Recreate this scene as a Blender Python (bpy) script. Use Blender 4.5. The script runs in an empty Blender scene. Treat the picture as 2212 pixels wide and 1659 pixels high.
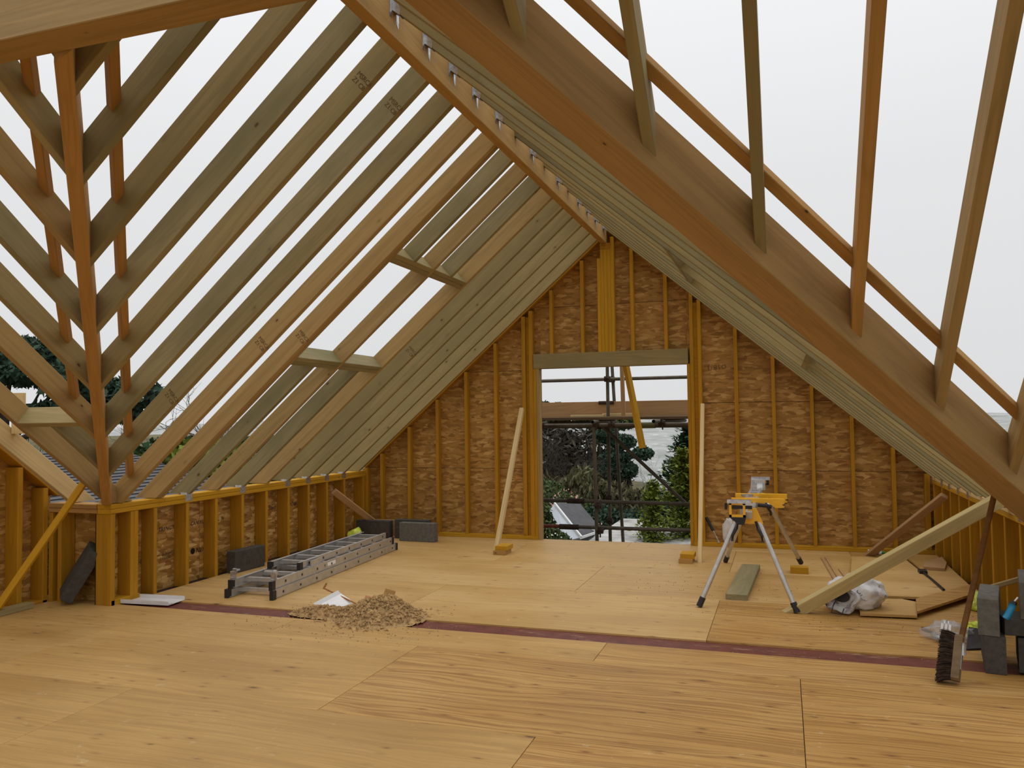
import bpy, math, random
from mathutils import Vector, Matrix, Euler, noise as mnoise
random.seed(7)
S = bpy.context.scene
COL = S.collection
V = Vector

# ------------------------------------------------------------------ camera, sky, exposure
YAW, PITCH, ROLL = 0.32494, 0.0417, 0.0129
fw = V((-math.sin(YAW)*math.cos(PITCH), math.cos(YAW)*math.cos(PITCH), math.sin(PITCH)))
rt = V((math.cos(YAW), math.sin(YAW), 0)); up = rt.cross(fw)
rt2 = rt*math.cos(ROLL) - up*math.sin(ROLL); up2 = up*math.cos(ROLL) + rt*math.sin(ROLL)
cd = bpy.data.cameras.new('camera'); cam = bpy.data.objects.new('camera', cd); COL.objects.link(cam)
cam.matrix_world = Matrix(((rt2.x, up2.x, -fw.x, 0), (rt2.y, up2.y, -fw.y, 0), (rt2.z, up2.z, -fw.z, 1.4961), (0, 0, 0, 1)))
cd.sensor_fit = 'HORIZONTAL'; cd.sensor_width = 36.0; cd.lens = 1732.36/2212*36; cd.clip_end = 3000; cd.clip_start = .05
S.camera = cam
S.view_settings.view_transform = 'Standard'; S.view_settings.look = 'None'
S.view_settings.gamma = 1.0; S.view_settings.use_curve_mapping = False
S.view_settings.exposure = 0.0
w = bpy.data.worlds.new('world'); S.world = w; w.use_nodes = True
nt = w.node_tree; bg = nt.nodes['Background']
tc = nt.nodes.new('ShaderNodeTexCoord'); sx = nt.nodes.new('ShaderNodeSeparateXYZ'); nt.links.new(tc.outputs['Generated'], sx.inputs[0])
rp = nt.nodes.new('ShaderNodeValToRGB'); nt.links.new(sx.outputs['Z'], rp.inputs[0])
# overcast sky: grey at the horizon, steadily brighter towards the zenith
SKY = [(0.0, .72), (.28, .79), (.50, .92), (.75, 1.45), (1.0, 2.0)]
el = rp.color_ramp.elements
for i, (p_, b_) in enumerate(SKY):
    e_ = el[i] if i < 2 else el.new(p_)
    e_.position = p_; k_ = b_/2.0; e_.color = (k_*.995, k_*1.0, k_*1.01, 1)
nt.links.new(rp.outputs[0], bg.inputs[0]); bg.inputs[1].default_value = 2.0

# ------------------------------------------------------------------ materials
class NB:
    def __init__(s, name):
        s.m = bpy.data.materials.new(name); s.m.use_nodes = True; s.t = s.m.node_tree
        s.b = s.t.nodes['Principled BSDF']
    def n(s, typ, **kw):
        x = s.t.nodes.new('ShaderNode'+typ)
        for k, v in kw.items(): setattr(x, k, v)
        return x
    def l(s, a, b): s.t.links.new(a, b)
    def math(s, op, a, b=None, clamp=False):
        x = s.n('Math', operation=op); x.use_clamp = clamp
        for i, q in enumerate((a, b)):
            if q is None: continue
            if isinstance(q, (int, float)): x.inputs[i].default_value = q
            else: s.l(q, x.inputs[i])
        return x.outputs[0]
    def coord(s, scale=(1, 1, 1), rnd=True, rot=(0, 0, 0), src='Object'):
        c = s.n('TexCoord').outputs[src]
        if rnd:
            o = s.n('ObjectInfo'); mul = s.n('VectorMath', operation='SCALE'); mul.inputs[0].default_value = (37.3, 11.7, 23.9)
            s.l(o.outputs['Random'], mul.inputs['Scale'])
            ad = s.n('VectorMath', operation='ADD'); s.l(c, ad.inputs[0]); s.l(mul.outputs[0], ad.inputs[1]); c = ad.outputs[0]
        mp = s.n('Mapping'); mp.inputs['Scale'].default_value = scale; mp.inputs['Rotation'].default_value = rot
        s.l(c, mp.inputs[0]); return mp.outputs[0]
    def noise(s, vec, scale=1, detail=3, rough=.55, dist=0):
        x = s.n('TexNoise'); x.inputs['Scale'].default_value = scale; x.inputs['Detail'].default_value = detail
        x.inputs['Roughness'].default_value = rough; x.inputs['Distortion'].default_value = dist
        s.l(vec, x.inputs['Vector']); return x.outputs['Fac']
    def ramp(s, fac, stops, interp='LINEAR'):
        r = s.n('ValToRGB'); r.color_ramp.interpolation = interp; e = r.color_ramp.elements
        for i, (p, c) in enumerate(stops):
            q = e[i] if i < 2 else e.new(p)
            q.position = p; q.color = (*c, 1) if not isinstance(c, (int, float)) else (c, c, c, 1)
        s.l(fac, r.inputs[0]); return r.outputs[0]
    def mix(s, fac, a, b, mode='MIX'):
        x = s.n('Mix', data_type='RGBA', blend_type=mode)
        if isinstance(fac, (int, float)): x.inputs[0].default_value = fac
        else: s.l(fac, x.inputs[0])
        for i, q in ((6, a), (7, b)):
            if isinstance(q, tuple): x.inputs[i].default_value = (*q[:3], 1)
            else: s.l(q, x.inputs[i])
        return x.outputs[2]
    def tint(s, col, amt=.12):
        o = s.n('ObjectInfo'); h = s.n('HueSaturation'); s.l(col, h.inputs['Color'])
        s.l(s.math('MULTIPLY_ADD', o.outputs['Random'], 2*amt), h.inputs['Value'])
        h.inputs['Value'].links[0].from_node.inputs[2].default_value = 1-amt
        return h.outputs[0]
    def out(s, col, rough=.7, spec=.25, metal=0, bump=None, bstr=.2, bdist=.004):
        if isinstance(col, tuple): s.b.inputs['Base Color'].default_value = (*col, 1)
        else: s.l(col, s.b.inputs['Base Color'])
        if isinstance(rough, (int, float)): s.b.inputs['Roughness'].default_value = rough
        else: s.l(rough, s.b.inputs['Roughness'])
        s.b.inputs['Specular IOR Level'].default_value = spec; s.b.inputs['Metallic'].default_value = metal
        if bump is not None:
            bm = s.n('Bump'); bm.inputs['Strength'].default_value = bstr; bm.inputs['Distance'].default_value = bdist
            s.l(bump, bm.inputs['Height']); s.l(bm.outputs[0], s.b.inputs['Normal'])
        return s.m

def wood(name, c, dark=.72, knot=(.10, .05, .02), kn=.12, kgate=.55, tint=.10, stain=None, rough=.75):
    """sawn timber: grain along local x, ring knots, a tint per piece"""
    b = NB(name)
    v = b.coord((1.1, 22, 22)); g = b.noise(v, 1, 4, .6, 1.2)
    v2 = b.coord((.35, 5, 5)); g2 = b.noise(v2, 1, 3, .5, 2.0)
    cd_ = tuple(x*dark for x in c); cl = tuple(min(1, x*1.12) for x in c)
    col = b.ramp(g, [(.30, cd_), (.52, c), (.75, cl)])
    lines = b.ramp(g2, [(.44, 0.0), (.49, 1.0), (.54, 0.0)])
    col = b.mix(b.math('MULTIPLY', lines, .35), col, tuple(x*.62 for x in c))
    if stain:
        sv = b.coord((.9, 3, 3)); sn = b.noise(sv, 1, 4, .6)
        col = b.mix(b.ramp(sn, [(.42, 0.0), (.68, 1.0)]), col, stain)
    vo = b.n('TexVoronoi'); vo.inputs['Scale'].default_value = 1.0; b.l(b.coord((4.2, 7.5, 7.5)), vo.inputs['Vector'])
    sp = b.n('SeparateColor'); b.l(vo.outputs['Color'], sp.inputs[0])
    gate = b.math('GREATER_THAN', sp.outputs[0], kgate)
    k1 = b.ramp(vo.outputs['Distance'], [(kn*.55, 1.0), (kn, 0.0)])
    halo = b.ramp(vo.outputs['Distance'], [(kn*.9, .55), (kn*2.4, 0.0)])
    col = b.mix(b.math('MULTIPLY', halo, gate), col, tuple(x*.62 for x in c))
    col = b.mix(b.math('MULTIPLY', k1, gate), col, knot)
    return b.out(b.tint(col, tint), rough, .22, bump=g, bstr=.12)

def osb(name, cols):
    """flakes: three layers of stretched cells at different angles, each flake with its own tone"""
    b = NB(name); last = None; hs = None
    for i, (ang, sc) in enumerate(((.25, (13, 44, 44)), (-.85, (12, 40, 40)), (1.15, (13, 42, 42)), (.6, (12, 40, 40)), (-.35, (14, 44, 44)))):
        v = b.coord(sc, rot=(0, 0, ang))
        dn = b.n('TexNoise'); dn.inputs['Scale'].default_value = .35; b.l(v, dn.inputs['Vector'])
        ad = b.n('VectorMath', operation='ADD'); b.l(v, ad.inputs[0]); b.l(dn.outputs['Color'], ad.inputs[1])
        vo = b.n('TexVoronoi'); vo.inputs['Scale'].default_value = .75; b.l(ad.outputs[0], vo.inputs['Vector'])
        sp = b.n('SeparateColor'); b.l(vo.outputs['Color'], sp.inputs[0])
        c = b.ramp(sp.outputs[1], [(0.0, cols[0]), (.35, cols[1]), (.7, cols[2]), (1.0, cols[3])])
        gr = b.noise(b.coord((12, 160, 160), rot=(0, 0, ang)), 1, 2)
        c = b.mix(.30, c, b.ramp(gr, [(.3, .4), (.7, 1.0)]), 'MULTIPLY')
        if last is None: last, hs = c, sp.outputs[2]
        else:
            f = b.math('GREATER_THAN', sp.outputs[0], .66); last = b.mix(f, last, c)
            mx = b.n('Mix', data_type='FLOAT'); b.l(f, mx.inputs[0]); b.l(hs, mx.inputs[2]); b.l(sp.outputs[2], mx.inputs[3]); hs = mx.outputs[0]
    big = b.noise(b.coord((1.3, 1.3, 1.3)), 1, 2)
    last = b.mix(.5, last, b.ramp(big, [(.3, .72), (.7, 1.1)]), 'MULTIPLY')
    return b.out(last, .55, .35, bump=hs, bstr=.35, bdist=.003)

def plywood(name, c, cl, cd_, streak, strong=.5, knots=.5):
    b = NB(name)
    warp = b.noise(b.coord((.8, 2.2, 1)), 1, 2)
    v = b.coord((.45, 24, 24)); ad = b.n('VectorMath', operation='ADD'); b.l(v, ad.inputs[0])
    cx = b.n('CombineXYZ'); b.l(b.math('MULTIPLY', warp, 6.0), cx.inputs[1]); b.l(cx.outputs[0], ad.inputs[1])
    g = b.noise(ad.outputs[0], 1, 3, .55, .4)
    fine = b.noise(b.coord((3, 90, 90)), 1, 2)
    patch = b.noise(b.coord((.7, 1.6, 1)), 1, 3, .6)
    col = b.ramp(patch, [(.32, cd_), (.5, c), (.68, cl)])
    st = b.ramp(g, [(.40, 0.0), (.47, .8), (.50, 1.0), (.53, .3), (.60, .0), (.66, .7), (.70, 0.0)])
    col = b.mix(b.math('MULTIPLY', st, strong), col, streak)
    col = b.mix(.22, col, b.ramp(fine, [(.3, .55), (.7, 1.0)]), 'MULTIPLY')
    for sc, kn, gate, dk in (((2.4, 5.6, 5.6), .085, .62, (.10, .05, .02)), ((6.5, 19, 19), .13, .68, (.17, .08, .025))):
        vo = b.n('TexVoronoi'); vo.inputs['Scale'].default_value = 1.0; b.l(b.coord(sc), vo.inputs['Vector'])
        sp = b.n('SeparateColor'); b.l(vo.outputs['Color'], sp.inputs[0])
        gt = b.math('MULTIPLY', b.math('GREATER_THAN', sp.outputs[0], gate), knots)
        col = b.mix(b.math('MULTIPLY', b.ramp(vo.outputs['Distance'], [(kn*.8, .7), (kn*2.4, 0.0)]), gt), col, streak)
        col = b.mix(b.math('MULTIPLY', b.ramp(vo.outputs['Distance'], [(kn*.5, 1.0), (kn, 0.0)]), gt), col, dk)
    sc = b.noise(b.coord((14, 14, 14)), 1, 5, .7)
    col = b.mix(b.ramp(sc, [(.62, 0.0), (.78, .35)]), col, (.78, .66, .44))
    return b.out(b.tint(col, .05), b.ramp(patch, [(.3, .42), (.7, .62)]), .4, bump=g, bstr=.08)

def plain(name, c, rough=.5, metal=0, spec=.4, var=.15, sc=8, bs=.0):
    b = NB(name); g = b.noise(b.coord((sc, sc, sc)), 1, 4, .6)
    col = b.ramp(g, [(.3, tuple(x*(1-var) for x in c)), (.7, tuple(min(1, x*(1+var)) for x in c))])
    return b.out(col, rough, spec, metal, bump=g if bs else None, bstr=bs, bdist=.006)

M = {}
M['green'] = wood('treated_timber', (.315, .235, .100), stain=(.235, .190, .080), kn=.075, kgate=.55, dark=.86)
M['tan'] = wood('tan_timber', (.36, .238, .092), kn=.065, kgate=.6, dark=.88)
M['grey_green'] = wood('grey_green_timber', (.285, .232, .112), stain=(.185, .160, .075), kn=.085, kgate=.5, dark=.84)
M['orange'] = wood('orange_timber', (.40, .215, .062), kn=.055, kgate=.7, dark=.88)
M['glulam'] = wood('laminated_timber', (.40, .245, .095), kn=.05, kgate=.66, dark=.88)
M['ridge'] = wood('ridge_timber', (.45, .27, .095), kn=.035, kgate=.7, dark=.9, tint=.03)
M['beam'] = wood('beam_timber', (.36, .235, .10), kn=.035, kgate=.75, dark=.86, tint=.03)
M['yellow'] = wood('yellow_timber', (.50, .255, .012), kn=.05, kgate=.72, knot=(.14, .045, .004), dark=.88, tint=.06)
M['yellow_dark'] = wood('yellow_stud_timber', (.43, .205, .010), kn=.05, kgate=.72, knot=(.12, .04, .004), dark=.88, tint=.08)
M['pale'] = wood('pale_timber', (.60, .44, .21), kn=.05, kgate=.72, dark=.9)
M['pale_green'] = wood('pale_greenish_timber', (.47, .36, .155), kn=.05, kgate=.7, dark=.9)
M['pink'] = wood('pinkish_timber', (.40, .235, .105), kn=.05, kgate=.66, dark=.88)
M['grey_timber'] = wood('weathered_timber', (.19, .125, .065), kn=.06, kgate=.66)
M['handle_wood'] = wood('handle_timber', (.13, .055, .014), kn=.05, kgate=.9, rough=.5)
M['osb'] = osb('strand_board', ((.27, .125, .022), (.41, .205, .042), (.47, .245, .058), (.62, .37, .12)))
M['osb_left'] = osb('strand_board_light', ((.25, .115, .020), (.40, .200, .042), (.48, .26, .070), (.70, .45, .17)))
M['ply_a'] = plywood('pine_plywood_smooth', (.495, .292, .090), (.55, .335, .115), (.435, .245, .068), (.27, .130, .032), .34, .8)
M['ply_b'] = plywood('pine_plywood_grainy', (.490, .275, .074), (.545, .325, .104), (.42, .225, .053), (.235, .095, .018), .66, 1.0)
M['ply_c'] = plywood('pine_plywood_pale', (.54, .330, .112), (.60, .385, .150), (.48, .28, .084), (.31, .16, .045), .30, .9)
M['ply_edge'] = wood('plywood_edge', (.26, .14, .05), kgate=2)
M['subfloor'] = plain('subfloor_dark', (.035, .018, .01), .8)
def redsteel():
    b = NB('red_oxide_steel'); g = b.noise(b.coord((9, 9, 9)), 1, 5, .65); d = b.noise(b.coord((4, 16, 16)), 1, 6, .75)
    col = b.ramp(g, [(.3, (.10, .022, .014)), (.7, (.17, .04, .024))])
    col = b.mix(b.ramp(d, [(.56, 0.0), (.72, .8)]), col, (.40, .27, .15))
    return b.out(col, .5, .4)
M['red'] = redsteel()
M['block'] = plain('concrete_block', (.072, .066, .055), .9, 0, .15, .22, 30, .35)
M['block_light'] = plain('concrete_block_light', (.135, .125, .105), .9, 0, .15, .20, 30, .35)
M['alu'] = plain('aluminium', (.56, .55, .53), .42, .85, .5, .12, 14)
M['galv'] = plain('galvanised_steel', (.50, .51, .52), .38, .9, .5, .3, 40)
M['white_metal'] = plain('white_coated_metal', (.74, .73, .72), .35, .1, .5, .05)
M['tube'] = plain('scaffold_tube', (.115, .095, .070), .6, .45, .3, .35, 7)
M['tube_red'] = plain('red_scaffold_tube', (.20, .045, .03), .6, .2, .3, .3, 9)
M['coupler'] = plain('rusty_coupler', (.06, .038, .028), .8, .3, .2, .4, 20)
M['paint_yellow'] = plain('yellow_paint', (.88, .44, .012), .35, 0, .5, .05)
M['black'] = plain('black_plastic', (.016, .015, .016), .45, 0, .4, .2)
M['cable'] = plain('black_cable', (.012, .012, .013), .4)
M['blue'] = plain('blue_plastic', (.015, .22, .42), .35, 0, .5, .1)
M['white'] = plain('white_plastic', (.80, .80, .78), .4, 0, .5, .04)
M['greenp'] = plain('green_plastic', (.05, .26, .05), .4)
M['label'] = plain('dark_label', (.05, .09, .08), .5)
M['lime'] = plain('lime_plastic_film', (.46, .52, .05), .35, 0, .5, .25, 9)
M['sandy'] = plain('damp_sand', (.40, .255, .115), .95, 0, .1, .30, 25, .5)
M['crumb'] = plain('sand_crumbs', (.36, .22, .09), .95, 0, .1, .35, 40)
M['rust'] = plain('rusty_steel', (.36, .16, .045), .7, .2, .3, .3, 30)
M['brick'] = plain('orange_brick', (.46, .20, .09), .9, 0, .1, .2, 30)
M['bristle'] = plain('brown_bristle', (.055, .036, .024), .9, 0, .1, .5, 40)
M['ink'] = plain('black_ink', (.018, .014, .012), .8, 0, .1)
M['ink_soft'] = plain('faded_ink', (.13, .075, .03), .8, 0, .1)
M['bagprint'] = plain('grey_print', (.16, .14, .17), .6)
def film(name, c, alpha, rough=.15):
    b = NB(name); b.out(c, rough, .6); b.b.inputs['Alpha'].default_value = alpha
    return b.m
M['clear'] = film('clear_plastic_film', (.62, .63, .65), .30, .08)
def bagmat():
    b = NB('white_plastic_sack'); g = b.noise(b.coord((7, 7, 7)), 1, 5, .6)
    col = b.ramp(g, [(.35, (.50, .48, .46)), (.6, (.72, .71, .69))])
    pr = b.noise(b.coord((11, 11, 11)), 1, 4, .7)
    sxz = b.n('SeparateXYZ'); b.l(b.n('TexCoord').outputs['Object'], sxz.inputs[0])
    side = b.ramp(sxz.outputs[0], [(.10, 0.0), (.16, 1.0)])
    col = b.mix(b.math('MULTIPLY', b.ramp(pr, [(.48, 0.0), (.56, .8)]), side), col, (.26, .20, .22))
    b.out(col, .4, .5, bump=g, bstr=.5, bdist=.03); return b.m
M['sack'] = bagmat()
def leaf(name, c, var=.45, sc=3.0, rough=.7):
    b = NB(name); g = b.noise(b.coord((sc, sc, sc)), 1, 4, .7)
    col = b.ramp(g, [(.3, tuple(x*(1-var) for x in c)), (.7, tuple(min(1, x*(1+var)) for x in c))])
    return b.out(col, rough, .15)
M['lf_dark'] = leaf('dark_conifer_needles', (.030, .060, .022)); M['lf_gold'] = leaf('golden_conifer_needles', (.135, .165, .022))
M['lf_pine'] = leaf('pine_needles', (.040, .070, .045)); M['lf_green'] = leaf('green_leaves', (.070, .095, .034))
M['lf_brown'] = leaf('brown_scrub', (.105, .090, .050)); M['lf_olive'] = leaf('olive_scrub', (.105, .100, .048))
M['twig'] = leaf('bare_twigs', (.10, .085, .07), .3); M['twig_pale'] = leaf('pale_bare_twigs', (.26, .25, .23), .25)
M['lf_thicket'] = leaf('dark_twiggy_thicket', (.070, .060, .045))
M['bark'] = leaf('dark_bark', (.045, .035, .028), .4, 6)
M['bloom'] = leaf('pink_blossom', (.70, .36, .33), .3, 9); M['bloom_w'] = leaf('white_blossom', (.72, .70, .62), .2, 9)
M['field'] = leaf('rough_grass_ground', (.105, .095, .045), .5, .25, .95)
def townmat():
    b = NB('haze_painted_hillside'); g = b.noise(b.coord((.05, .05, .05), False), 1, 5, .7); h = b.noise(b.coord((.16, .16, .3), False), 1, 3, .8)
    col = b.ramp(g, [(.35, (.26, .27, .25)), (.65, (.40, .41, .40))])  # pale greys paint aerial haze into the hillside colour
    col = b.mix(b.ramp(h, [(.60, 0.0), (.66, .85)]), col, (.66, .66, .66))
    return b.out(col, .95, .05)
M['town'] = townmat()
M['slate'] = plain('slate', (.050, .048, .052), .6, 0, .4, .35, 5)
M['render'] = plain('white_render', (.66, .67, .66), .8, 0, .2, .05, 3)
M['soffit'] = plain('grey_white_board', (.50, .53, .57), .6, 0, .3, .05, 3)
M['flatroof'] = leaf('gravel_roofing', (.34, .33, .31), .5, 1.4, .6)

# ------------------------------------------------------------------ helpers
MW = {}
def link(o, parent=None, world=None):
    COL.objects.link(o); world = world or Matrix()
    if parent is not None:
        o.parent = parent; o.matrix_parent_inverse = MW[parent.name].inverted()
    o.matrix_basis = world; MW[o.name] = world
    return o
def tag(o, label=None, cat=None, group=None, kind=None):
    if label: o['label'] = label
    if cat: o['category'] = cat
    if group: o['group'] = group
    if kind: o['kind'] = kind
    return o
def empty(name, loc, label=None, cat=None, group=None, kind=None):
    o = bpy.data.objects.new(name, None); o.empty_display_size = .1
    link(o, None, Matrix.Translation(V(loc))); return tag(o, label, cat, group, kind)
def mesh(name, vs, fs, mat, parent=None, world=None, smooth=False, mats=None, fm=None):
    me = bpy.data.meshes.new(name); me.from_pydata([tuple(v) for v in vs], [], fs)
    for m_ in (mats or [mat]): me.materials.append(M[m_] if isinstance(m_, str) else m_)
    if fm: me.polygons.foreach_set('material_index', fm)
    if smooth: me.polygons.foreach_set('use_smooth', [True]*len(me.polygons))
    me.update(); o = bpy.data.objects.new(name, me)
    return link(o, parent, world)
BOXF = [(0, 3, 2, 1), (4, 5, 6, 7), (0, 1, 5, 4), (1, 2, 6, 5), (2, 3, 7, 6), (3, 0, 4, 7)]
class MB:
    """collects simple shapes into one mesh"""
    def __init__(s): s.v = []; s.f = []; s.m = []
    def add(s, vs, fs, mi=0):
        k = len(s.v); s.v += [V(x) for x in vs]; s.f += [tuple(i+k for i in f) for f in fs]; s.m += [mi]*len(fs); return s
    def box(s, a, b, mi=0):
        x0, y0, z0 = a; x1, y1, z1 = b
        return s.add([(x0, y0, z0), (x1, y0, z0), (x1, y1, z0), (x0, y1, z0), (x0, y0, z1), (x1, y0, z1), (x1, y1, z1), (x0, y1, z1)], BOXF, mi)
    def bar(s, p0, p1, w_, h_, upv=(0, 0, 1), mi=0):
        p0, p1 = V(p0), V(p1); d = (p1-p0).normalized(); u = V(upv)
        sd = d.cross(u).normalized(); n_ = sd.cross(d)
        c = [(-w_/2, -h_/2), (w_/2, -h_/2), (w_/2, h_/2), (-w_/2, h_/2)]
        return s.add([p0+sd*a+n_*b for a, b in c]+[p1+sd*a+n_*b for a, b in c], BOXF, mi)
    def tube(s, pts, r, n_=10, mi=0, caps=True, r1=None):
        pts = [V(p) for p in pts]; vs = []; fs = []
        for i, p in enumerate(pts):
            d = ((pts[min(i+1, len(pts)-1)]-pts[max(i-1, 0)])).normalized()
            a = d.cross(V((0, 0, 1)) if abs(d.z) < .95 else V((0, 1, 0))).normalized(); b = d.cross(a)
            rr = r if r1 is None else r+(r1-r)*i/(len(pts)-1)
            for k in range(n_): t = 2*math.pi*k/n_; vs.append(p+a*rr*math.cos(t)+b*rr*math.sin(t))
        for i in range(len(pts)-1):
            for k in range(n_): fs.append((i*n_+k, i*n_+(k+1) % n_, (i+1)*n_+(k+1) % n_, (i+1)*n_+k))
        if caps: fs.append(tuple(range(n_))); fs.append(tuple(reversed(range((len(pts)-1)*n_, len(pts)*n_))))
        return s.add(vs, fs, mi)
    def prism(s, poly, z0, z1, mi=0):
        n_ = len(poly); vs = [(x, y, z0) for x, y in poly]+[(x, y, z1) for x, y in poly]
        fs = [tuple(reversed(range(n_))), tuple(range(n_, 2*n_))]+[(i, (i+1) % n_, n_+(i+1) % n_, n_+i) for i in range(n_)]
        return s.add(vs, fs, mi)
    def build(s, name, mat, parent=None, world=None, smooth=False, origin=None, frame=None):
        vs = s.v; W = Matrix()
        if frame is not None: W = frame
        elif origin is not None: W = Matrix.Translation(V(origin))
        elif world is None and vs:
            W = Matrix.Translation(vs[0].copy())
        if world is not None: return mesh(name, vs, s.f, None if isinstance(mat, list) else mat, parent, world, smooth, mats=mat if isinstance(mat, list) else None, fm=s.m)
        I = W.inverted()
        return mesh(name, [I @ v for v in vs], s.f, None if isinstance(mat, list) else mat, parent, W, smooth, mats=mat if isinstance(mat, list) else None, fm=s.m)

def timber(name, p0, p1, w_, d_, mat, parent=None, c0=None, c1=None, upv=(0, 0, 1), v0=0.0, ch=.0035):
    """a sawn piece: p0-p1 is the middle of its underside (v0=0); w_ across, d_ deep; c0/c1 = (point, normal) end cuts; edges eased"""
    p0, p1 = V(p0), V(p1); d = (p1-p0).normalized(); u = V(upv)
    sd = u.cross(d).normalized(); n_ = d.cross(sd); hw = w_/2; a, b = v0, v0+d_
    prof = [(-hw+ch, a), (hw-ch, a), (hw, a+ch), (hw, b-ch), (hw-ch, b), (-hw+ch, b), (-hw, b-ch), (-hw, a+ch)]
    vs = []
    for e, (pp, cut) in enumerate(((p0, c0), (p1, c1))):
        for x, y in prof:
            q = pp+sd*x+n_*y
            if cut is not None:
                t = (V(cut[0])-q).dot(V(cut[1]))/d.dot(V(cut[1])); q = q+d*t
            vs.append(q)
    k = len(prof); fs = [tuple(range(k-1, -1, -1)), tuple(range(k, 2*k))]+[(i, (i+1) % k, k+(i+1) % k, k+i) for i in range(k)]
    W = Matrix(((d.x, sd.x, n_.x, p0.x), (d.y, sd.y, n_.y, p0.y), (d.z, sd.z, n_.z, p0.z), (0, 0, 0, 1)))
    # local x = length, y = across, z = depth
    I = W.inverted()
    fs = [tuple(reversed(f)) for f in fs]
    o = mesh(name, [I @ v for v in vs], fs, mat, parent, W)
    me = o.data; me.validate()
    return o
def fix_normals(o):
    import bmesh
    bm = bmesh.new(); bm.from_mesh(o.data); bmesh.ops.recalc_face_normals(bm, faces=bm.faces); bm.to_mesh(o.data); bm.free(); return o

def clip(poly, nx, nz, c):
    """keep the part of a 2D polygon where nx*x+nz*z <= c"""
    out = []
    for i in range(len(poly)):
        a, b = poly[i], poly[(i+1) % len(poly)]; da = nx*a[0]+nz*a[1]-c; db = nx*b[0]+nz*b[1]-c
        if da <= 0: out.append(a)
        if (da < 0 < db) or (db < 0 < da):
            t = da/(da-db); out.append((a[0]+(b[0]-a[0])*t, a[1]+(b[1]-a[1])*t))
    return out
def lettering(text, size, origin, right, upv, mat, parent, name='printed_lettering', shear=0.0, spacing=1.0, align='LEFT'):
    cu = bpy.data.curves.new('lettering', 'FONT'); cu.body = text; cu.size = size; cu.shear = shear; cu.space_character = spacing; cu.resolution_u = 2; cu.align_x = align
    cu.extrude = .0004
    tmp = bpy.data.objects.new('lettering_curve', cu); me = bpy.data.meshes.new_from_object(tmp)
    bpy.data.objects.remove(tmp)
    r = V(right).normalized(); u = V(upv); u = (u-r*u.dot(r)).normalized(); n_ = r.cross(u); o_ = V(origin)
    W = Matrix(((r.x, u.x, n_.x, o_.x), (r.y, u.y, n_.y, o_.y), (r.z, u.z, n_.z, o_.z), (0, 0, 0, 1)))
    me.materials.clear(); me.materials.append(M[mat]); o = bpy.data.objects.new(name, me)
    return link(o, parent, W)
ORD = ['first', 'second', 'third', 'fourth', 'fifth', 'sixth', 'seventh', 'eighth', 'ninth', 'tenth', 'eleventh', 'twelfth', 'thirteenth', 'fourteenth', 'fifteenth', 'sixteenth', 'seventeenth', 'eighteenth']

# ------------------------------------------------------------------ floor
YG = 9.432                       # front of the gable studs
XL, XR = -5.2346, 1.47           # inner stud faces of the left and right knee walls
floor = tag(MB().box((-6.05, -2.6, -.30), (1.62, 9.62, -.022)).build('floor', 'subfloor', origin=(0, 0, 0)), 'plywood sheet floor deck of the loft', kind='structure')
def sheet(x0, x1, y0, y1, mat, z=0.0, parent=floor, name='plywood_sheet'):
    g = .0016
    m = MB(); a, b, c, d = x0+g, x1-g, y0+g, y1-g; e = .0015
    m.add([(a, c, z-.018), (b, c, z-.018), (b, d, z-.018), (a, d, z-.018), (a, c, z-e), (b, c, z-e), (b, d, z-e), (a, d, z-e),
           (a+e, c+e, z), (b-e, c+e, z), (b-e, d-e, z), (a+e, d-e, z)],
          [(0, 3, 2, 1), (8, 9, 10, 11)]+[(i, (i+1) % 4, 4+(i+1) % 4, 4+i) for i in range(4)]+[(4+i, 4+(i+1) % 4, 8+(i+1) % 4, 8+i) for i in range(4)])
    return m.build(name, mat, parent, origin=(x0, y0, z))
YS0, YS1 = 5.285, 5.516          # gap with the red steel flange
mats3 = ['ply_a', 'ply_b', 'ply_c']
# rows in front of the steel, towards the camera
rows = [(4.872, YS0, [-5.90, -3.50, -1.139, 1.46]), (3.655, 4.872, [-5.90, -4.68, -2.316, .055, 1.46]), (2.44, 3.655, [-5.90, -3.50, -1.137, 1.24, 1.46]),
        (1.22, 2.44, [-5.90, -4.68, -2.316, .055, 1.46]), (0.0, 1.22, [-5.90, -3.50, -1.137, 1.24, 1.46]), (-1.22, 0.0, [-5.90, -4.68, -2.316, .055, 1.46]), (-2.44, -1.22, [-5.90, -3.50, -1.137, 1.24, 1.46])]
for r, (y0, y1, xs) in enumerate(rows):
    for i in range(len(xs)-1):
        mt = 'ply_a' if xs[i+1] < -1.0 and r < 3 else 'ply_b'
        sheet(xs[i], xs[i+1], y0, y1, mt)
# rows beyond the steel, towards the gable
rows = [(YS1, 6.733, [XL, -2.90, -.520, 1.46]), (6.733, 7.95, [XL, -4.10, -1.73, .64, 1.46]), (7.95, 9.17, [XL, -2.90, -.520, 1.46]), (9.17, YG+.09, [XL, -4.10, -1.73, .64, 1.46])]
for r, (y0, y1, xs) in enumerate(rows):
    for i in range(len(xs)-1):
        sheet(xs[i], xs[i+1], y0, y1, 'ply_c' if xs[i] < .5 and not (r == 0 and i == 2) else 'ply_b')
MB().box((XL, YS0-.03, -.0215), (1.46, YS1+.03, -.0125)).build('steel_flange', 'red', floor, origin=(-2, 5.4, -.02))
floor.children[-1]['label'] = 'dark red steel beam flange showing in the floor gap'
# return alcove floor at the left corner
sheet(-5.90, XL, YS0, 5.37, 'ply_a')

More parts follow.
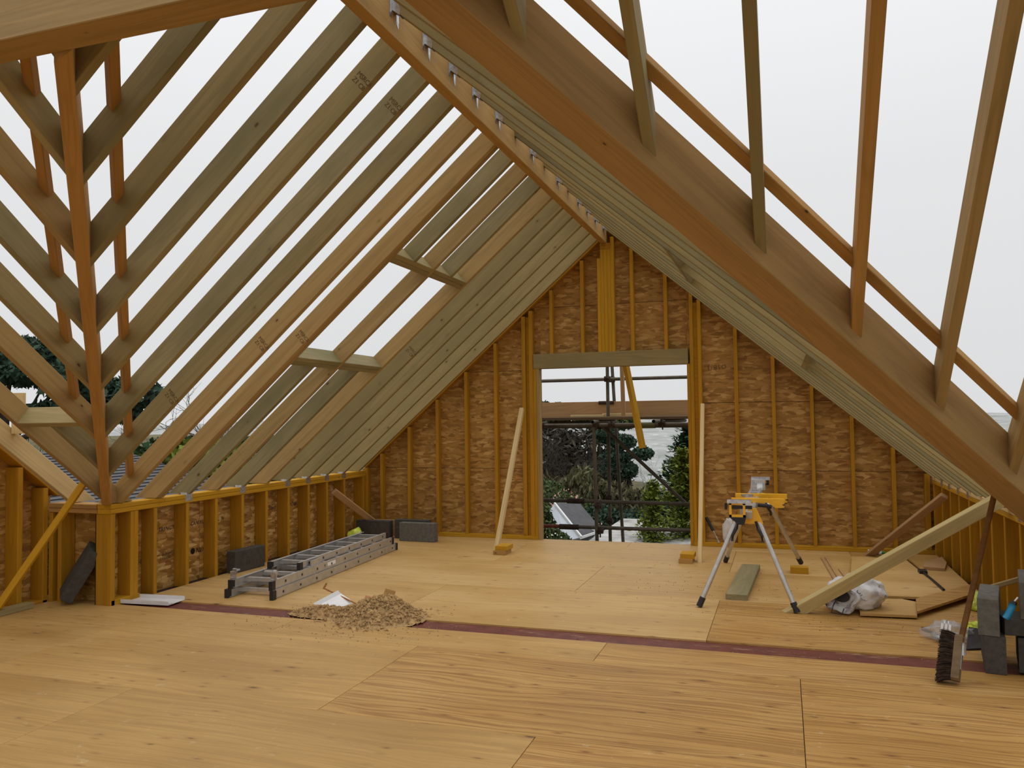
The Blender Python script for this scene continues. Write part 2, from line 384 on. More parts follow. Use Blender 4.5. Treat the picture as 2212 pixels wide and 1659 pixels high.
# ------------------------------------------------------------------ roof planes
uL = lambda x: .83+.862*(x-XL)               # undersides: main left, main right, wing left, wing right
uR = lambda x: .80+.853*(XR-x)
uW = lambda y: .83+.785*(5.23-y)
uV = lambda y: 1.159+.809*(4.827-y)
RX0, RX1, RZ = -2.035, -1.958, 3.579         # ridge
RW, RD = .047, .152                          # rafter section
BY0, BY1, BZ = 2.300, 2.457, 3.007           # cross beam
nL = V((-.862, 0, 1)).normalized(); nR = V((.853, 0, 1)).normalized(); nW = V((0, .785, 1)).normalized(); nV = V((0, .809, 1)).normalized()

# ------------------------------------------------------------------ gable wall
gable = [(XL-.14, -.02), (XR+.14, -.02), (XR+.14, .78), (RX1, uR(RX1)+.19), (RX0, uL(RX0)+.19), (XL-.14, .78)]
def extrude_y(poly, y0, y1, name, mat, parent, label=None):
    m = MB(); n_ = len(poly); c = poly[0]
    m.add([(x, y0, z) for x, z in poly]+[(x, y1, z) for x, z in poly],
          [tuple(range(n_)), tuple(reversed(range(n_, 2*n_)))]+[((i+1) % n_, i, n_+i, n_+(i+1) % n_) for i in range(n_)])
    W = Matrix(((1, 0, 0, c[0]), (0, 0, 1, y0), (0, 1, 0, c[1]), (0, 0, 0, 1)))       # local xy = the face of the sheet
    W = Matrix(((1, 0, 0, c[0]), (0, 0, -1, y0), (0, 1, 0, c[1]), (0, 0, 0, 1)))
    I = W.inverted()
    return mesh(name, [I @ v for v in m.v], m.f, mat, parent, W)
DX0, DX1, DZ = -2.825, -1.039, 2.09
# outer membrane layer carries the wall's pieces
wb = MB()
def outer(poly):
    n_ = len(poly); wb.add([(x, YG+.104, z) for x, z in poly]+[(x, YG+.112, z) for x, z in poly], [tuple(range(n_)), tuple(reversed(range(n_, 2*n_)))]+[((i+1) % n_, i, n_+i, n_+(i+1) % n_) for i in range(n_)])
gl = clip(gable, 1, 0, DX0); gr_ = clip(gable, -1, 0, -DX1); gm = clip(clip(clip(gable, -1, 0, -DX0), 1, 0, DX1), 0, -1, -DZ)
for q in (gl, gr_, gm): outer(q)
wall_back = tag(wb.build('wall_back', 'subfloor', origin=(0, YG+.1, 0)), 'gable end wall of yellow studs and strand board', kind='structure')
G = .0025
def panels(region, zs, xs=None, y=YG+.09):
    xs = xs or [-99, 99]
    for i in range(len(zs)-1):
        for j in range(len(xs)-1):
            q = clip(clip(region, 0, -1, -(zs[i]+G)), 0, 1, zs[i+1]-G)
            if len(q) > 2: q = clip(clip(q, -1, 0, -(xs[j]+G)), 1, 0, xs[j+1]-G)
            if len(q) > 2: extrude_y(q, y, y+.012, 'osb_panel', 'osb', wall_back)
panels(gl, [-.02, .86, 2.08, 9]); panels(gr_, [-.02, .86, 1.635, 2.85, 9], [-99, .33, 99]); panels(gm, [2.0, 2.85, 9], [-99, -1.97, 99])
TW = .040; GD = .09
def gstud(x0, z0, z1, w_=TW, mat='yellow_dark', y=YG, d=GD, name='stud'):
    return timber(name, (x0+w_/2, y+d/2, z0), (x0+w_/2, y+d/2, z1), w_, d, mat, wall_back, upv=(0, -1, 0), v0=-d/2)
def top(x): return min(uL(x), uR(x))+.03
for k in range(5): x = -3.419-.4*k; gstud(x, .045, top(x))
gstud(-5.375, .045, top(-5.37)); gstud(-5.25, .045, top(-5.24), .045)
for k in range(6): x = -.874+.4*k-TW; gstud(x, .045, top(x+TW), mat='yellow_dark')
gstud(1.40, .045, top(1.45), .05)
# studs both sides of the opening, set-back fillers standing in for the shaded slots between them
gstud(-3.05, .045, top(-3.05), .05); gstud(-2.954, .045, top(-2.95)-.02, .050); gstud(-2.903, .045, DZ, .040); gstud(-2.862, .0, DZ, .037, 'tan', YG-.002)
gstud(-1.039, .0, DZ, .036, 'yellow_dark', YG-.002); gstud(-1.002, .045, top(-1.0), .040)
MB().box((-2.998, YG+.03, .04), (-2.955, YG+.09, top(-3.0)-.05)).build('slot_shade_filler', 'yellow_dark', wall_back)
MB().box((-.962, YG+.03, .04), (-.915, YG+.09, top(-.9)-.05)).build('slot_shade_filler', 'yellow_dark', wall_back)
# header and the short studs above it
timber('lintel', (-2.898, YG+.045, DZ), (-1.024, YG+.045, DZ), .10, .178, 'green', wall_back)
for x in (-2.683, -2.291, -1.684, -1.292): gstud(x, 2.268, top(x)-.01)
for i in range(5): gstud(-2.077+.0408*i, 2.268, RZ-.075 if 0 < i < 4 else top(-2.0)-(.25 if i == 0 else .0), .0402, 'yellow', YG-.003)
MB().box((-2.036, YG-.003, RZ-.073), (-1.915, YG+.087, RZ-.002)).build('packer', 'yellow_dark', wall_back)
# sole plate, rake plates
timber('sole_plate', (XL-.14, YG+GD/2, 0), (-2.862, YG+GD/2, 0), GD, .045, 'yellow', wall_back)
timber('sole_plate', (-1.002, YG+GD/2, 0), (XR+.1, YG+GD/2, 0), GD, .045, 'yellow', wall_back)
timber('rake_plate', (XL, YG+GD/2, uL(XL)+.03), (RX0, YG+GD/2, uL(RX0)+.03), GD, .12, 'yellow_dark', wall_back, c1=((RX0, 0, 0), (1, 0, 0)))
timber('rake_plate', (XR, YG+GD/2, uR(XR)+.03), (RX1, YG+GD/2, uR(RX1)+.03), GD, .12, 'yellow_dark', wall_back, c1=((RX1, 0, 0), (1, 0, 0)))
lettering('OSB/3', .075, (-.60, YG+.0885, 2.075), (-1, 0, -.03), (0, 0, -1), 'ink_soft', wall_back, spacing=1.15)

# ------------------------------------------------------------------ knee walls
def knee(name, label, X, sgn, y0, y1, zt, osbm, dep=.14):
    """knee wall along y; sgn = +1 where the room is on its +x side"""
    m = MB(); xo = X-sgn*(dep+.016); m.box((min(xo, xo-sgn*.008), y0, -.02), (max(xo, xo-sgn*.008), y1, zt-.002))
    wl = tag(m.build(name, 'subfloor', origin=(X, 0, 0)), label, kind='structure')
    ys = [y0+1.22*i for i in range(int((y1-y0)/1.22)+1)]+[y1]
    for a, b in zip(ys[:-1], ys[1:]):
        mm = MB(); x0, x1 = sorted((X-sgn*dep, X-sgn*(dep+.012)))
        mm.box((x0, a+.002, -.02), (x1, b-.002, zt-.078))
        W = Matrix(((0, 0, sgn, X-sgn*dep), (sgn, 0, 0, a), (0, 1, 0, 0), (0, 0, 0, 1)))
        mm.build('osb_panel', osbm, wl, frame=W)
    return wl
def kstud(wl, X, sgn, yf, z0=-.02, z1=.745, w_=TW, dep=.14, mat='yellow_dark'):
    return timber('stud', (X-sgn*dep/2, yf-w_/2, z0), (X-sgn*dep/2, yf-w_/2, z1), w_, dep, mat, wl, upv=(sgn, 0, 0), v0=-dep/2)
def kplates(wl, X, sgn, y0, y1, zb, dep=.14, mt='yellow', mt2='yellow', gap=.0035):
    xc = X-sgn*dep/2
    timber('head_plate', (xc, y0, zb), (xc, y1, zb), dep, .037, mt, wl)
    timber('wall_plate', (xc, y0, zb+.0385), (xc, y1, zb+.0385), dep, .038, mt2, wl)
wall_left = knee('wall_left', 'low left knee wall of yellow studs under the rafters', XL, 1, 5.21, YG+.1, .82, 'osb_left')
for k in range(9): kstud(wall_left, XL, 1, 8.9245-.4*k)
kstud(wall_left, XL, 1, 5.505, w_=.042); kstud(wall_left, XL, 1, 5.462, w_=.042)
kstud(wall_left, XL, 1, 5.255, w_=.045, dep=.165); kstud(wall_left, XL, 1, 9.42, w_=.05)
kplates(wall_left, XL, 1, 5.205, YG-.002, .747)
timber('sole_plate', (XL-.07, 5.22, -.02), (XL-.07, 5.52, -.02), .14, .062, 'yellow', wall_left)
xo = XL-.1385
for t_, y_, z_, sz, mt in (('SL', 5.605, .505, .062, 'ink'), ('TRENGTH', 5.885, .505, .050, 'ink'), ('CAN BU', 6.30, .505, .050, 'ink'), ('N', 6.74, .505, .05, 'ink'), ('Ster', 7.52, .515, .075, 'ink'), ('OSB', 7.94, .515, .062, 'ink'),
                           ('E1', 5.545, .45, .05, 'ink'), ('Norb', 6.375, .235, .066, 'ink'), ('OSB BOARD', 5.885, .285, .036, 'ink_soft'), ('3 EN300', 5.90, .245, .036, 'ink_soft'), ('C4', 5.60, .25, .07, 'ink_soft'), ('OSB', 8.32, .52, .03, 'ink_soft'), ('E C4', 5.53, .25, .05, 'ink_soft')):
    lettering(t_, sz, (xo, y_, z_), (0, 1, 0), (0, 0, 1), mt, wall_left, shear=.25, spacing=1.05)
bm_ = MB(); bm_.tube([(xo-.001, 6.335, .26), (xo+.0006, 6.335, .26)], .030, 16); bm_.build('printed_roundel', 'ink', wall_left)
def clipmb(X, sgn, y):
    m = MB(); z = .8245
    m.box((min(X, X+sgn*.0015), y-.045, z-.062), (max(X, X+sgn*.0015), y+.045, z+.001))
    m.box((min(X, X-sgn*.07), y-.05, z), (max(X, X-sgn*.07), y+.055, z+.0015))
    m.box((min(X-.07*sgn, X+.002*sgn), y-.026, z), (max(X-.07*sgn, X+.002*sgn), y-.0245, z+.02))
    m.box((min(X-.07*sgn, X+.002*sgn), y+.0245, z), (max(X-.07*sgn, X+.002*sgn), y+.026, z+.02)); return m
for y in (6.135, 6.92, 7.705, 8.11, 8.515, 8.91): clipmb(XL, 1, y-.02).build('framing_clip', 'galv', wall_left)
wall_right = knee('wall_right', 'low right knee wall of closely seen yellow studs', XR, -1, 4.9, YG+.1, .82, 'osb')
for y in (8.933, 8.52, 8.131, 7.715, 7.323, 6.95, 6.568, 6.175, 5.775, 5.375, 5.0): kstud(wall_right, XR, -1, y, w_=.038)
kstud(wall_right, XR, -1, 9.40, w_=.05)
kplates(wall_right, XR, -1, 4.9, YG-.002, .747, mt2='pale')
for y in (8.919, 8.544, 8.139, 7.737, 6.948, 6.166, 5.40): clipmb(XR, -1, y-.02).build('framing_clip', 'galv', wall_right)

# short return wall at the left corner, and the wing's own gable wall
XW = -5.90
wr = MB(); wr.box((XW-.1, 5.362, -.02), (XL-.16, 5.370, .745)); wall_return = tag(wr.build('wall_return', 'subfloor', origin=(-5.5, 5.36, 0)), 'short return wall closing the left corner', kind='structure')
mm = MB().box((XW, 5.348, -.02), (XL-.14, 5.360, .745)); mm.build('osb_panel', 'osb', wall_return, frame=Matrix(((1, 0, 0, XW), (0, 0, -1, 5.348), (0, 1, 0, 0), (0, 0, 0, 1))))
def xstud(x0, w_=TW, mat='yellow_dark'): return timber('stud', (x0+w_/2, 5.275, -.02), (x0+w_/2, 5.275, .745), w_, .14, mat, wall_return, upv=(0, -1, 0), v0=-.07)
xstud(-5.80); xstud(XW+.005)
timber('head_plate', (XW, 5.275, .747), (XL-.146, 5.275, .747), .14, .037, 'orange', wall_return)
timber('wall_plate', (XW, 5.272, .7855), (XL-.146, 5.272, .7855), .146, .038, 'orange', wall_return)
wp = [(5.345, -.02), (5.345, uW(5.345)+.17), (BY1, uW(BY1)+.17), (BY0-.1, uW(BY1)+.17), (.6, .95), (.6, -.02)]
ww = MB(); ww.add([(XW-.155, y, z) for y, z in wp]+[(XW-.163, y, z) for y, z in wp], [tuple(range(6)), tuple(reversed(range(6, 12)))]+[((i+1) % 6, i, 6+i, 6+(i+1) % 6) for i in range(6)])
wall_wing = tag(ww.build('wall_wing', 'subfloor', origin=(XW, 4, 0)), 'end wall of the left roof wing with yellow studs', kind='structure')
for a, b in ((4.13, 5.345), (2.91, 4.13), (1.69, 2.91), (.6, 1.69)):
    q = clip(clip(wp, -1, 0, -(a+.002)), 1, 0, b-.002); n_ = len(q)
    m = MB(); m.add([(XW-.14, y, z) for y, z in q]+[(XW-.152, y, z) for y, z in q], [tuple(range(n_)), tuple(reversed(range(n_, 2*n_)))]+[((i+1) % n_, i, n_+i, n_+(i+1) % n_) for i in range(n_)])
    m.build('osb_panel', 'osb', wall_wing, frame=Matrix(((0, 0, 1, XW-.14), (1, 0, 0, a), (0, 1, 0, 0), (0, 0, 0, 1))))
for y in (4.962, 4.555, 4.15, 3.75, 3.35): kstud(wall_wing, XW, 1, y, z1=uW(y)+.10, w_=.045)
kstud(wall_wing, XW, 1, 5.20, z1=uW(5.2)+.10, w_=.045)
timber('sole_plate', (XW-.07, 2.5, -.02), (XW-.07, 5.34, -.02), .14, .04, 'yellow_dark', wall_wing)
timber('rake_plate', (XW-.07, 5.30, uW(5.30)+.10), (XW-.07, BY1, uW(BY1)+.10), .14, .06, 'yellow_dark', wall_wing)

# ------------------------------------------------------------------ main beams
ridge = tag(timber('ridge_beam', ((RX0+RX1)/2, BY0, RZ), ((RX0+RX1)/2, YG+.09, RZ), RX1-RX0, .40, 'ridge'), 'long smooth orange ridge beam running back to the gable wall, steel hangers along its right face', 'beam')
ridge['label'] = 'long smooth orange ridge beam with steel hangers, running to the gable peak'
cross = tag(timber('cross_beam', (-6.02, (BY0+BY1)/2, BZ), (2.3, (BY0+BY1)/2, BZ), BY1-BY0, RZ-BZ-.002, 'beam'), 'deep pale beam crossing overhead at the top left corner', 'beam')
# right valley: thick laminated beam
P = V((1.152, 4.827, 1.159)); dV = V((-.4, -.419, .339)); nn = V((-.7233, .6905, 0)); TH = .20
gc = P+nn*(TH/2)+V((0, 0, -.07))
t0 = (5.22-P.y)/dV.y; t1 = (BY1-P.y)/dV.y
glu = tag(timber('valley_beam', gc+dV*t0, gc+dV*t1, TH, .26*math.cos(math.atan(.339/.579)), 'glulam', c0=((1.40, 0, 0), (1, 0, 0)), c1=((0, BY1, 0), (0, 1, 0))),
          'thick laminated valley beam sloping down to the right knee wall', 'beam')
# left valley rafter
VP = V((-3.4, 1.0824*3.4-.4538, uL(-3.4))); dL = V((-1, 1.0824, -.862)).normalized(); mL = V((.7345, .6786, 0)); VW = .07
vc = VP-mL*(VW/2)+V((0, 0, -.02))
vr = tag(timber('valley_rafter', vc+dL*2.9, vc-dL*1.3, VW, .23*math.cos(math.atan(.862/1.4737)), 'orange', c0=((0, 0, .826), (0, 0, 1)), c1=((0, BY1, 0), (0, 1, 0))),
         'narrow orange valley rafter rising from the left corner post to the cross beam', 'rafter')

# ------------------------------------------------------------------ rafters
GRP = {}
def rafter(name, label, p0, p1, mat, c0, c1, group, upv=(0, 0, 1)):
    return tag(timber(name, p0, p1, RW, RD, mat, None, c0, c1, upv), label, 'rafter', group)
seat = lambda z: ((0, 0, z), (0, 0, 1))
ridgeL = ((RX0, 0, 0), (1, 0, 0)); ridgeR = ((RX1, 0, 0), (1, 0, 0))
vR = (VP, mL); vL = (VP-mL*VW, mL); gR = (P, nn); gL = (P+nn*TH, nn)
stamp_sites = []
def main_left(y, name, label, mat, c0, c1, group, dx=0):
    return rafter(name, label, (XL, y-RW/2, uL(XL)), (RX0, y-RW/2, uL(RX0)), mat, c0, c1, group)
gcom, gj = 'rafters of the left roof slope', 'jack rafters right of the left valley'
YC = [5.347, 5.803, 6.165, 6.560, 6.955, 7.350, 7.745, 8.140, 8.535, 8.930, 9.315]       # R1..R11, far faces
trimL = [(-3.922, -1), (-2.990, 1)]
tl = {0: 'tan', 1: 'tan', 2: 'grey_green', 3: 'tan', 4: 'grey_green', 5: 'tan', 6: 'green', 7: 'green', 8: 'green', 9: 'green', 10: 'green'}
words = {0: 'tan stamped rafter standing on the left knee wall beside the corner post', 1: 'doubled tan rafter along the near side of the left roof opening', 3: 'tan rafter passing between the two left roof openings',
         5: 'tan rafter along the far side of the left roof openings'}
for i, y in enumerate(YC):
    if i in (2, 4):
        bay = 'nearer' if i == 2 else 'farther'
        # cut by the roof openings: a lower and an upper length
        dl = V((1, 0, .862)).normalized()
        main_left(y, 'short_rafter', f'short greenish rafter below the {bay} left roof opening', tl[i], seat(.828), ((-3.922, 0, uL(-3.922)), dl), 'short rafters at the left roof openings')
        main_left(y, 'short_rafter', f'short greenish rafter above the {bay} left roof opening', tl[i], ((-2.990+.094*.757, 0, uL(-2.990)+.094*.653), dl), ridgeL, 'short rafters at the left roof openings')
        continue
    lab = words.get(i) or f'{ORD[10-i]} rafter from the gable wall on the left roof slope'
    r = main_left(y, 'roof_rafter', lab, tl[i], seat(.828), ridgeL, gcom)
    if i == 1:
        rr = tag(main_left(y-RW-.003, 'roof_rafter', '', 'tan', seat(.828), ridgeL, gcom), 'near half of the doubled tan rafter beside the left roof opening', 'rafter', gcom)
    if i in (0, 1, 6): stamp_sites.append((r if i != 1 else rr, y-RW-.0006 if i != 1 else y-2*RW-.0036, {0: -3.88, 1: -3.78, 6: -3.75}[i]))
for a in (1, 3):      # trimmers across each opening
    ya, yb = YC[a], YC[a+2]-RW
    for x, s_ in trimL:
        for q in range(2):
            xx = x+s_*0+(q+.5)*.047*.757; zz = uL(x)+(q+.5)*.047*.653
            if s_ < 0: pass
            where = ('lower' if s_ < 0 else 'upper'); bay = 'nearer' if a == 1 else 'farther'; half = 'down-slope half' if q == 0 else 'up-slope half'
            tag(timber('roof_trimmer', (xx, ya, zz), (xx, yb, zz), .046, RD, 'grey_green' if s_ < 0 else 'green', None, upv=nL), f'{half} of the {where} double trimmer of the {bay} left roof opening', 'trimmer', 'trimmers of the left roof openings')
YJ = [2.62, 2.95, 3.33, 3.721, 4.113, 4.515, 4.913]
jm = ['green', 'grey_green', 'green', 'grey_green', 'green', 'grey_green', 'green']
for i, y in enumerate(YJ):
    r = rafter('jack_rafter', f'{ORD[i]} jack rafter from the top on the right of the narrow left valley rafter', (XL, y-RW/2, uL(XL)), (RX0, y-RW/2, uL(RX0)), jm[i], vR, ridgeL, gj)
    if i in (4, 5, 6): stamp_sites.append((r, y-RW-.0006, {4: -2.30, 5: -2.30, 6: -4.36}[i]))
for o, y, x in stamp_sites:
    lettering('MSRCA\nZ1 C8', .042, (x, y, uL(x)+.145), (.653, 0, -.757), (.757, 0, .653), 'ink_soft', o, 'grade_stamp', spacing=.95)
# valley battens on the main left slope
bdir = V((-1, 1.0824, -.862))
faces = [y for y in YJ]+[YC[0]]
def batten(p, d, nrm, c0, c1, lab, grp, mat='orange'):
    return tag(timber('valley_batten', p, p+d, .050, .050, mat, None, c0, c1, nrm), lab, 'batten', grp)
bp = VP+mL*.145; bp = V((bp.x, bp.y, uL(bp.x)+.100*1.32))
bays = [(faces[i], faces[i+1]-RW) for i in range(len(faces)-1)]
for i, (a, b) in enumerate(bays):
    batten(bp, bdir, nL, ((0, a, 0), (0, 1, 0)), ((0, b, 0), (0, 1, 0)), f'{ORD[i]} short batten from the top between jack rafters right of the left valley', 'battens right of the left valley')
batten(bp, bdir, nL, ((0, YC[0], 0), (0, 1, 0)), ((0, YC[0]+.17, 0), (0, 1, 0)), 'lowest short batten right of the left valley, down by the wall plate', 'battens right of the left valley')
# wing left: jacks left of the valley rafter
XJ = [-2.80, -3.19, -3.56, -3.94, -4.32, -4.72]
beamc = ((0, BY1, 0), (0, 1, 0)); gw = 'jack rafters left of the left valley'
wm = ['grey_green', 'green', 'tan', 'grey_green', 'green', 'tan']
def wing(x, mat, c0, c1, label, name='jack_rafter', group=gw):
    return rafter(name, label, (x+RW/2, 5.23, uW(5.23)), (x+RW/2, BY1, uW(BY1)), mat, c0, c1, group)
for i, x in enumerate(XJ): wing(x, wm[i], vL, beamc, f'{ORD[i]} jack rafter from the top on the left of the narrow left valley rafter')
ty = 4.415; dw = V((0, -1, .785)).normalized()
wing(-5.00, 'grey_green', vL, ((0, ty, uW(ty)), dw), 'short dark rafter below the trimmer of the left wing opening', 'short_rafter')
wing(-5.32, 'tan', seat(.828), beamc, 'long tan rafter along the near side of the left wing opening', 'roof_rafter')
wing(-5.72, 'pale', seat(.828), beamc, 'pale waney rafter lying against the left wing end wall', 'roof_rafter')
zz = uW(ty)+.0235*.617; yy = ty-.0235*.787
tag(timber('roof_trimmer', (-5.32+RW, yy, zz), (-4.72, yy, zz), .046, RD, 'green', None, upv=nW), 'pale green trimmer with swirling grain across the left wing opening', 'trimmer')
tag(timber('timber_stub', (-5.62, 4.70, 1.42), (-5.62, 4.70, 1.735), .10, .045, 'pale', None, upv=(0, -1, 0)), 'pale timber stub standing up behind the left wing trimmer', 'timber')
wd = V((-1, 1.0824, -.785*1.0824)); wpnt = VP-mL*.205; wpnt = V((wpnt.x, wpnt.y, uW(wpnt.y)+.100*1.27))
for i in range(5):
    batten(wpnt, wd, nW, ((XJ[i], 0, 0), (1, 0, 0)), ((XJ[i+1]+RW, 0, 0), (1, 0, 0)), f'{ORD[i]} short batten from the top between jack rafters left of the left valley', 'battens left of the left valley')
# right main slope
YRr = [2.74, 3.12, 3.51, 3.897, 4.314, 4.708, 5.115, 5.578, 6.00, 6.435, 6.814, 7.259, 7.643, 8.063, 8.462, 8.868, 9.30]
mr = ['green', 'grey_green', 'green', 'green', 'grey_green', 'green', 'grey_green']
slots = {6.00, 6.814, 7.643}
dr = V((-1, 0, .853)).normalized()
for i, y in enumerate(YRr):
    n_ = len(YRr)-1-i; jack = y < 5.5
    c0 = gL if jack else seat(.826)
    lab = f'{ORD[n_]} rafter from the gable wall on the right main slope'
    p0, p1 = (XR, y-RW/2, uR(XR)), (RX1, y-RW/2, uR(RX1)); mt = mr[i % 7]
    g_ = 'rafters of the right main slope'
    if y in (6.435, 7.259):
        bay = 'nearer' if y < 7 else 'farther'
        rafter('short_rafter', f'short rafter above the {bay} right roof opening', p0, p1, mt, ((-.80, 0, uR(-.80)), dr), ridgeR, g_)
        rafter('short_rafter', f'short rafter below the {bay} right roof opening', p0, p1, mt, c0, ((.23, 0, uR(.23)), dr), g_)
        for x, wh in ((-.80, 'upper'), (.18, 'lower')):
            a, b = (6.00, 6.814-RW) if y < 7 else (6.814, 7.643-RW)
            tag(timber('roof_trimmer', (x, a, uR(x)), (x, b, uR(x)), .047, RD, 'grey_green', None, upv=nR), f'{wh} trimmer of the {bay} right roof opening', 'trimmer', 'trimmers of the right roof openings')
    else:
        rafter('jack_rafter' if jack else 'roof_rafter', lab if not jack else f'{ORD[n_]} rafter from the gable, right main slope, ending at the thick valley beam', p0, p1, mt, c0, ridgeR, g_)
    if y not in slots and y > 3:
        m = MB(); z = uR(RX1); yc = y-RW/2; xa = RX1+.0008
        for s_ in (-1, 1):
            ya = yc+s_*(RW/2+.001)
            # side cheek following the rafter, with a toothed outer edge, and the nailing flange folded onto the beam
            m.add([(xa, ya, z-.005), (xa+.045, ya, z-.042), (xa+.052, ya, z-.005), (xa+.038, ya, z+.02), (xa+.050, ya, z+.05), (xa, ya, z+.10)], [(0, 1, 2, 3, 4, 5)])
            m.box((xa, min(ya, ya+s_*.030), z-.05), (xa+.0015, max(ya, ya+s_*.030), z+.085))
        m.add([(xa, yc-RW/2, z-.008), (xa, yc+RW/2, z-.008), (xa+.050, yc+RW/2, z-.05), (xa+.050, yc-RW/2, z-.05)], [(0, 1, 2, 3)])
        m.add([(xa+.001, yc+RW/2, z-.03), (xa+.001, yc+RW/2+.035, z-.03), (xa+.001, yc+RW/2+.024, z-.085), (xa+.001, yc+RW/2+.004, z-.06)], [(0, 1, 2, 3)])
        m.build('joist_hanger', 'galv', ridge)
# wing right: jacks hung on the thick valley beam
gq = 'jack rafters right of the thick valley beam'
XK = [1.152-.4*m_ for m_ in range(6)]
vm = ['tan', 'tan', 'orange', 'green', 'green', 'green']
for i, x in enumerate(XK):
    rafter('jack_rafter', f'{ORD[5-i]} tall jack rafter from the top on the thick valley beam', (x-RW/2, 4.827, uV(4.827)), (x-RW/2, BY1, uV(BY1)), vm[i], gR, beamc, gq)
rafter('roof_rafter', 'last tan rafter at the right edge, below the thick valley beam end', (1.52, 5.2, uV(5.2)), (1.52, BY1, uV(BY1)), 'tan', None, beamc, gq)
bv = V((-.4, -.419, .339)); kb = P-nn*.127; kb = V((kb.x, kb.y, uV(kb.y)+.100*1.286))
edges = [1.52]+XK
for i in range(6):
    b0 = edges[i]-RW if i else 1.4965; b1 = edges[i+1]
    batten(kb, bv, nV, ((b0, 0, 0), (1, 0, 0)), ((b1, 0, 0), (1, 0, 0)), f'{ORD[5-i]} batten from the top between tall jack rafters right of the thick valley beam', 'battens right of the thick valley beam')
batten(kb, bv, nV, ((XK[5]-RW, 0, 0), (1, 0, 0)), ((XK[5]-.34, 0, 0), (1, 0, 0)), 'topmost batten right of the thick valley beam, leaving the frame', 'battens right of the thick valley beam')

# ------------------------------------------------------------------ concrete blocks
def block(label, loc, rot, mat='block', group='grey concrete blocks', size=(.44, .10, .215)):
    """origin at the middle of the base; length along x, thickness y, height z"""
    a, b, c = size[0]/2, size[1]/2, size[2]; e = .004; rnd = random.Random(label)
    pr = []
    for z, q in ((0, e), (e, 0), (c-e, 0), (c, e)):
        pr.append([(-a+q, -b+q, z), (a-q, -b+q, z), (a-q, b-q, z), (-a+q, b-q, z)])
    vs = [V(p)+V((rnd.uniform(-1, 1), rnd.uniform(-1, 1), rnd.uniform(-1, 1)))*.0012 for r in pr for p in r]
    fs = [(3, 2, 1, 0), (12, 13, 14, 15)]+[(4*k+i, 4*k+(i+1) % 4, 4*k+4+(i+1) % 4, 4*k+4+i) for k in range(3) for i in range(4)]
    W = Matrix.Translation(V(loc)) @ Euler(rot).to_matrix().to_4x4()
    return tag(mesh('concrete_block', vs, fs, mat, None, W), label, 'block', group)
H = math.pi/2
block('grey block standing on its long edge against the left knee wall, before the ladder', (-5.165, 6.865, 0), (0, 0, H-.06))
block('grey block at the far left corner, behind the far end of the ladder', (-4.955, 9.16, 0), (0, 0, -.02), size=(.47, .10, .215))
block('grey block nearest the doorway, standing in front of another block', (-4.26, 8.99, 0), (0, 0, -.03), 'block_light', size=(.475, .10, .225))
block('grey block half hidden behind the block nearest the doorway', (-4.42, 9.17, 0), (0, 0, -.03), size=(.46, .10, .235))
# leaning block in the left corner
def place(o, base, xd, zd):
    xd = V(xd).normalized(); zd = V(zd); zd = (zd-xd*zd.dot(xd)).normalized(); yd = zd.cross(xd)
    W = Matrix(((xd.x, yd.x, zd.x, base[0]), (xd.y, yd.y, zd.y, base[1]), (xd.z, yd.z, zd.z, base[2]), (0, 0, 0, 1)))
    o.matrix_basis = W; MW[o.name] = W; return o
lb = block('grey block leaning on end against the yellow corner post at the left', (0, 0, 0), (0, 0, 0), size=(.46, .215, .10))
place(lb, (-5.545, 5.265, .235), (.46, .18, .80), (-.52, -.74, .42))
# stack at the right edge
block('grey block on edge at the bottom of the right-hand stack, nearest the strip', (1.147, 5.475, 0), (0, 0, H-.16), size=(.44, .107, .212))
block('grey block on top of the bottom block, left front of the right-hand stack', (1.135, 5.475, .212), (0, 0, H-.235), 'block_light', size=(.44, .107, .213))
block('grey block on edge at the right frame edge, under the flat block', (1.335, 5.53, 0), (0, 0, H-.20), size=(.44, .10, .200))
block('grey block laid flat across the stack at the right edge', (1.318, 5.41, .2135), (0, 0, .0), size=(.29, .215, .095))
block('uppermost grey block at the right edge, standing on the flat block', (1.355, 5.50, .3095), (0, 0, H-.22), 'block_light', size=(.44, .11, .213))

# ------------------------------------------------------------------ props and loose timbers
def stick(label, p0, p1, w_, d_, mat, upv=(0, 0, 1), name='timber_prop', cat='timber', group=None, c0=None, c1=None):
    return tag(timber(name, p0, p1, w_, d_, mat, None, c0, c1, upv), label, cat, group)
flr = lambda z=.001: ((0, 0, z), (0, 0, 1))
stick('pale timber prop leaning against the gable studs left of the doorway', (-3.085, 8.555, 0), (-3.02, 9.36, 1.59), .050, .055, 'pale', (0, -1, .3), c0=flr())
stick('pale timber prop leaning against the gable studs right of the doorway', (-.838, 8.43, 0), (-.862, 9.37, 1.60), .042, .055, 'pale', (0, -1, .3), c0=flr())
for nm, x, y in (('left', -2.965, 8.40), ('right', -.962, 8.39)):
    for q in range(2):
        m = MB(); dx = .012*(q if nm == 'left' else q-.5)
        m.box((x-.068+dx, y-.115+.03*q, .0005+.0455*q), (x+.068+dx, y+.10+.03*q, .0455+.0455*q))
        o = m.build('timber_offcut', 'orange' if q == 0 else 'yellow'); tag(o, f'{"upper" if q else "lower"} short yellow offcut stopping the foot of the {nm} pale prop', 'offcut', 'offcuts at the prop feet')
stick('long green-tan timber sloping from the saw stand foot to the right knee wall', (.125, 6.478, .0), (1.60, 6.36, .955), .060, .092, 'pale_green', (-.45, -.25, .9), c0=flr(), name='sloping_timber')
stick('pinkish timber prop between the far right floor corner and the right knee wall', (.862, 9.23, .0), (1.458, 8.54, .685), .045, .07, 'pink', (-.3, -.6, .8), c0=flr())
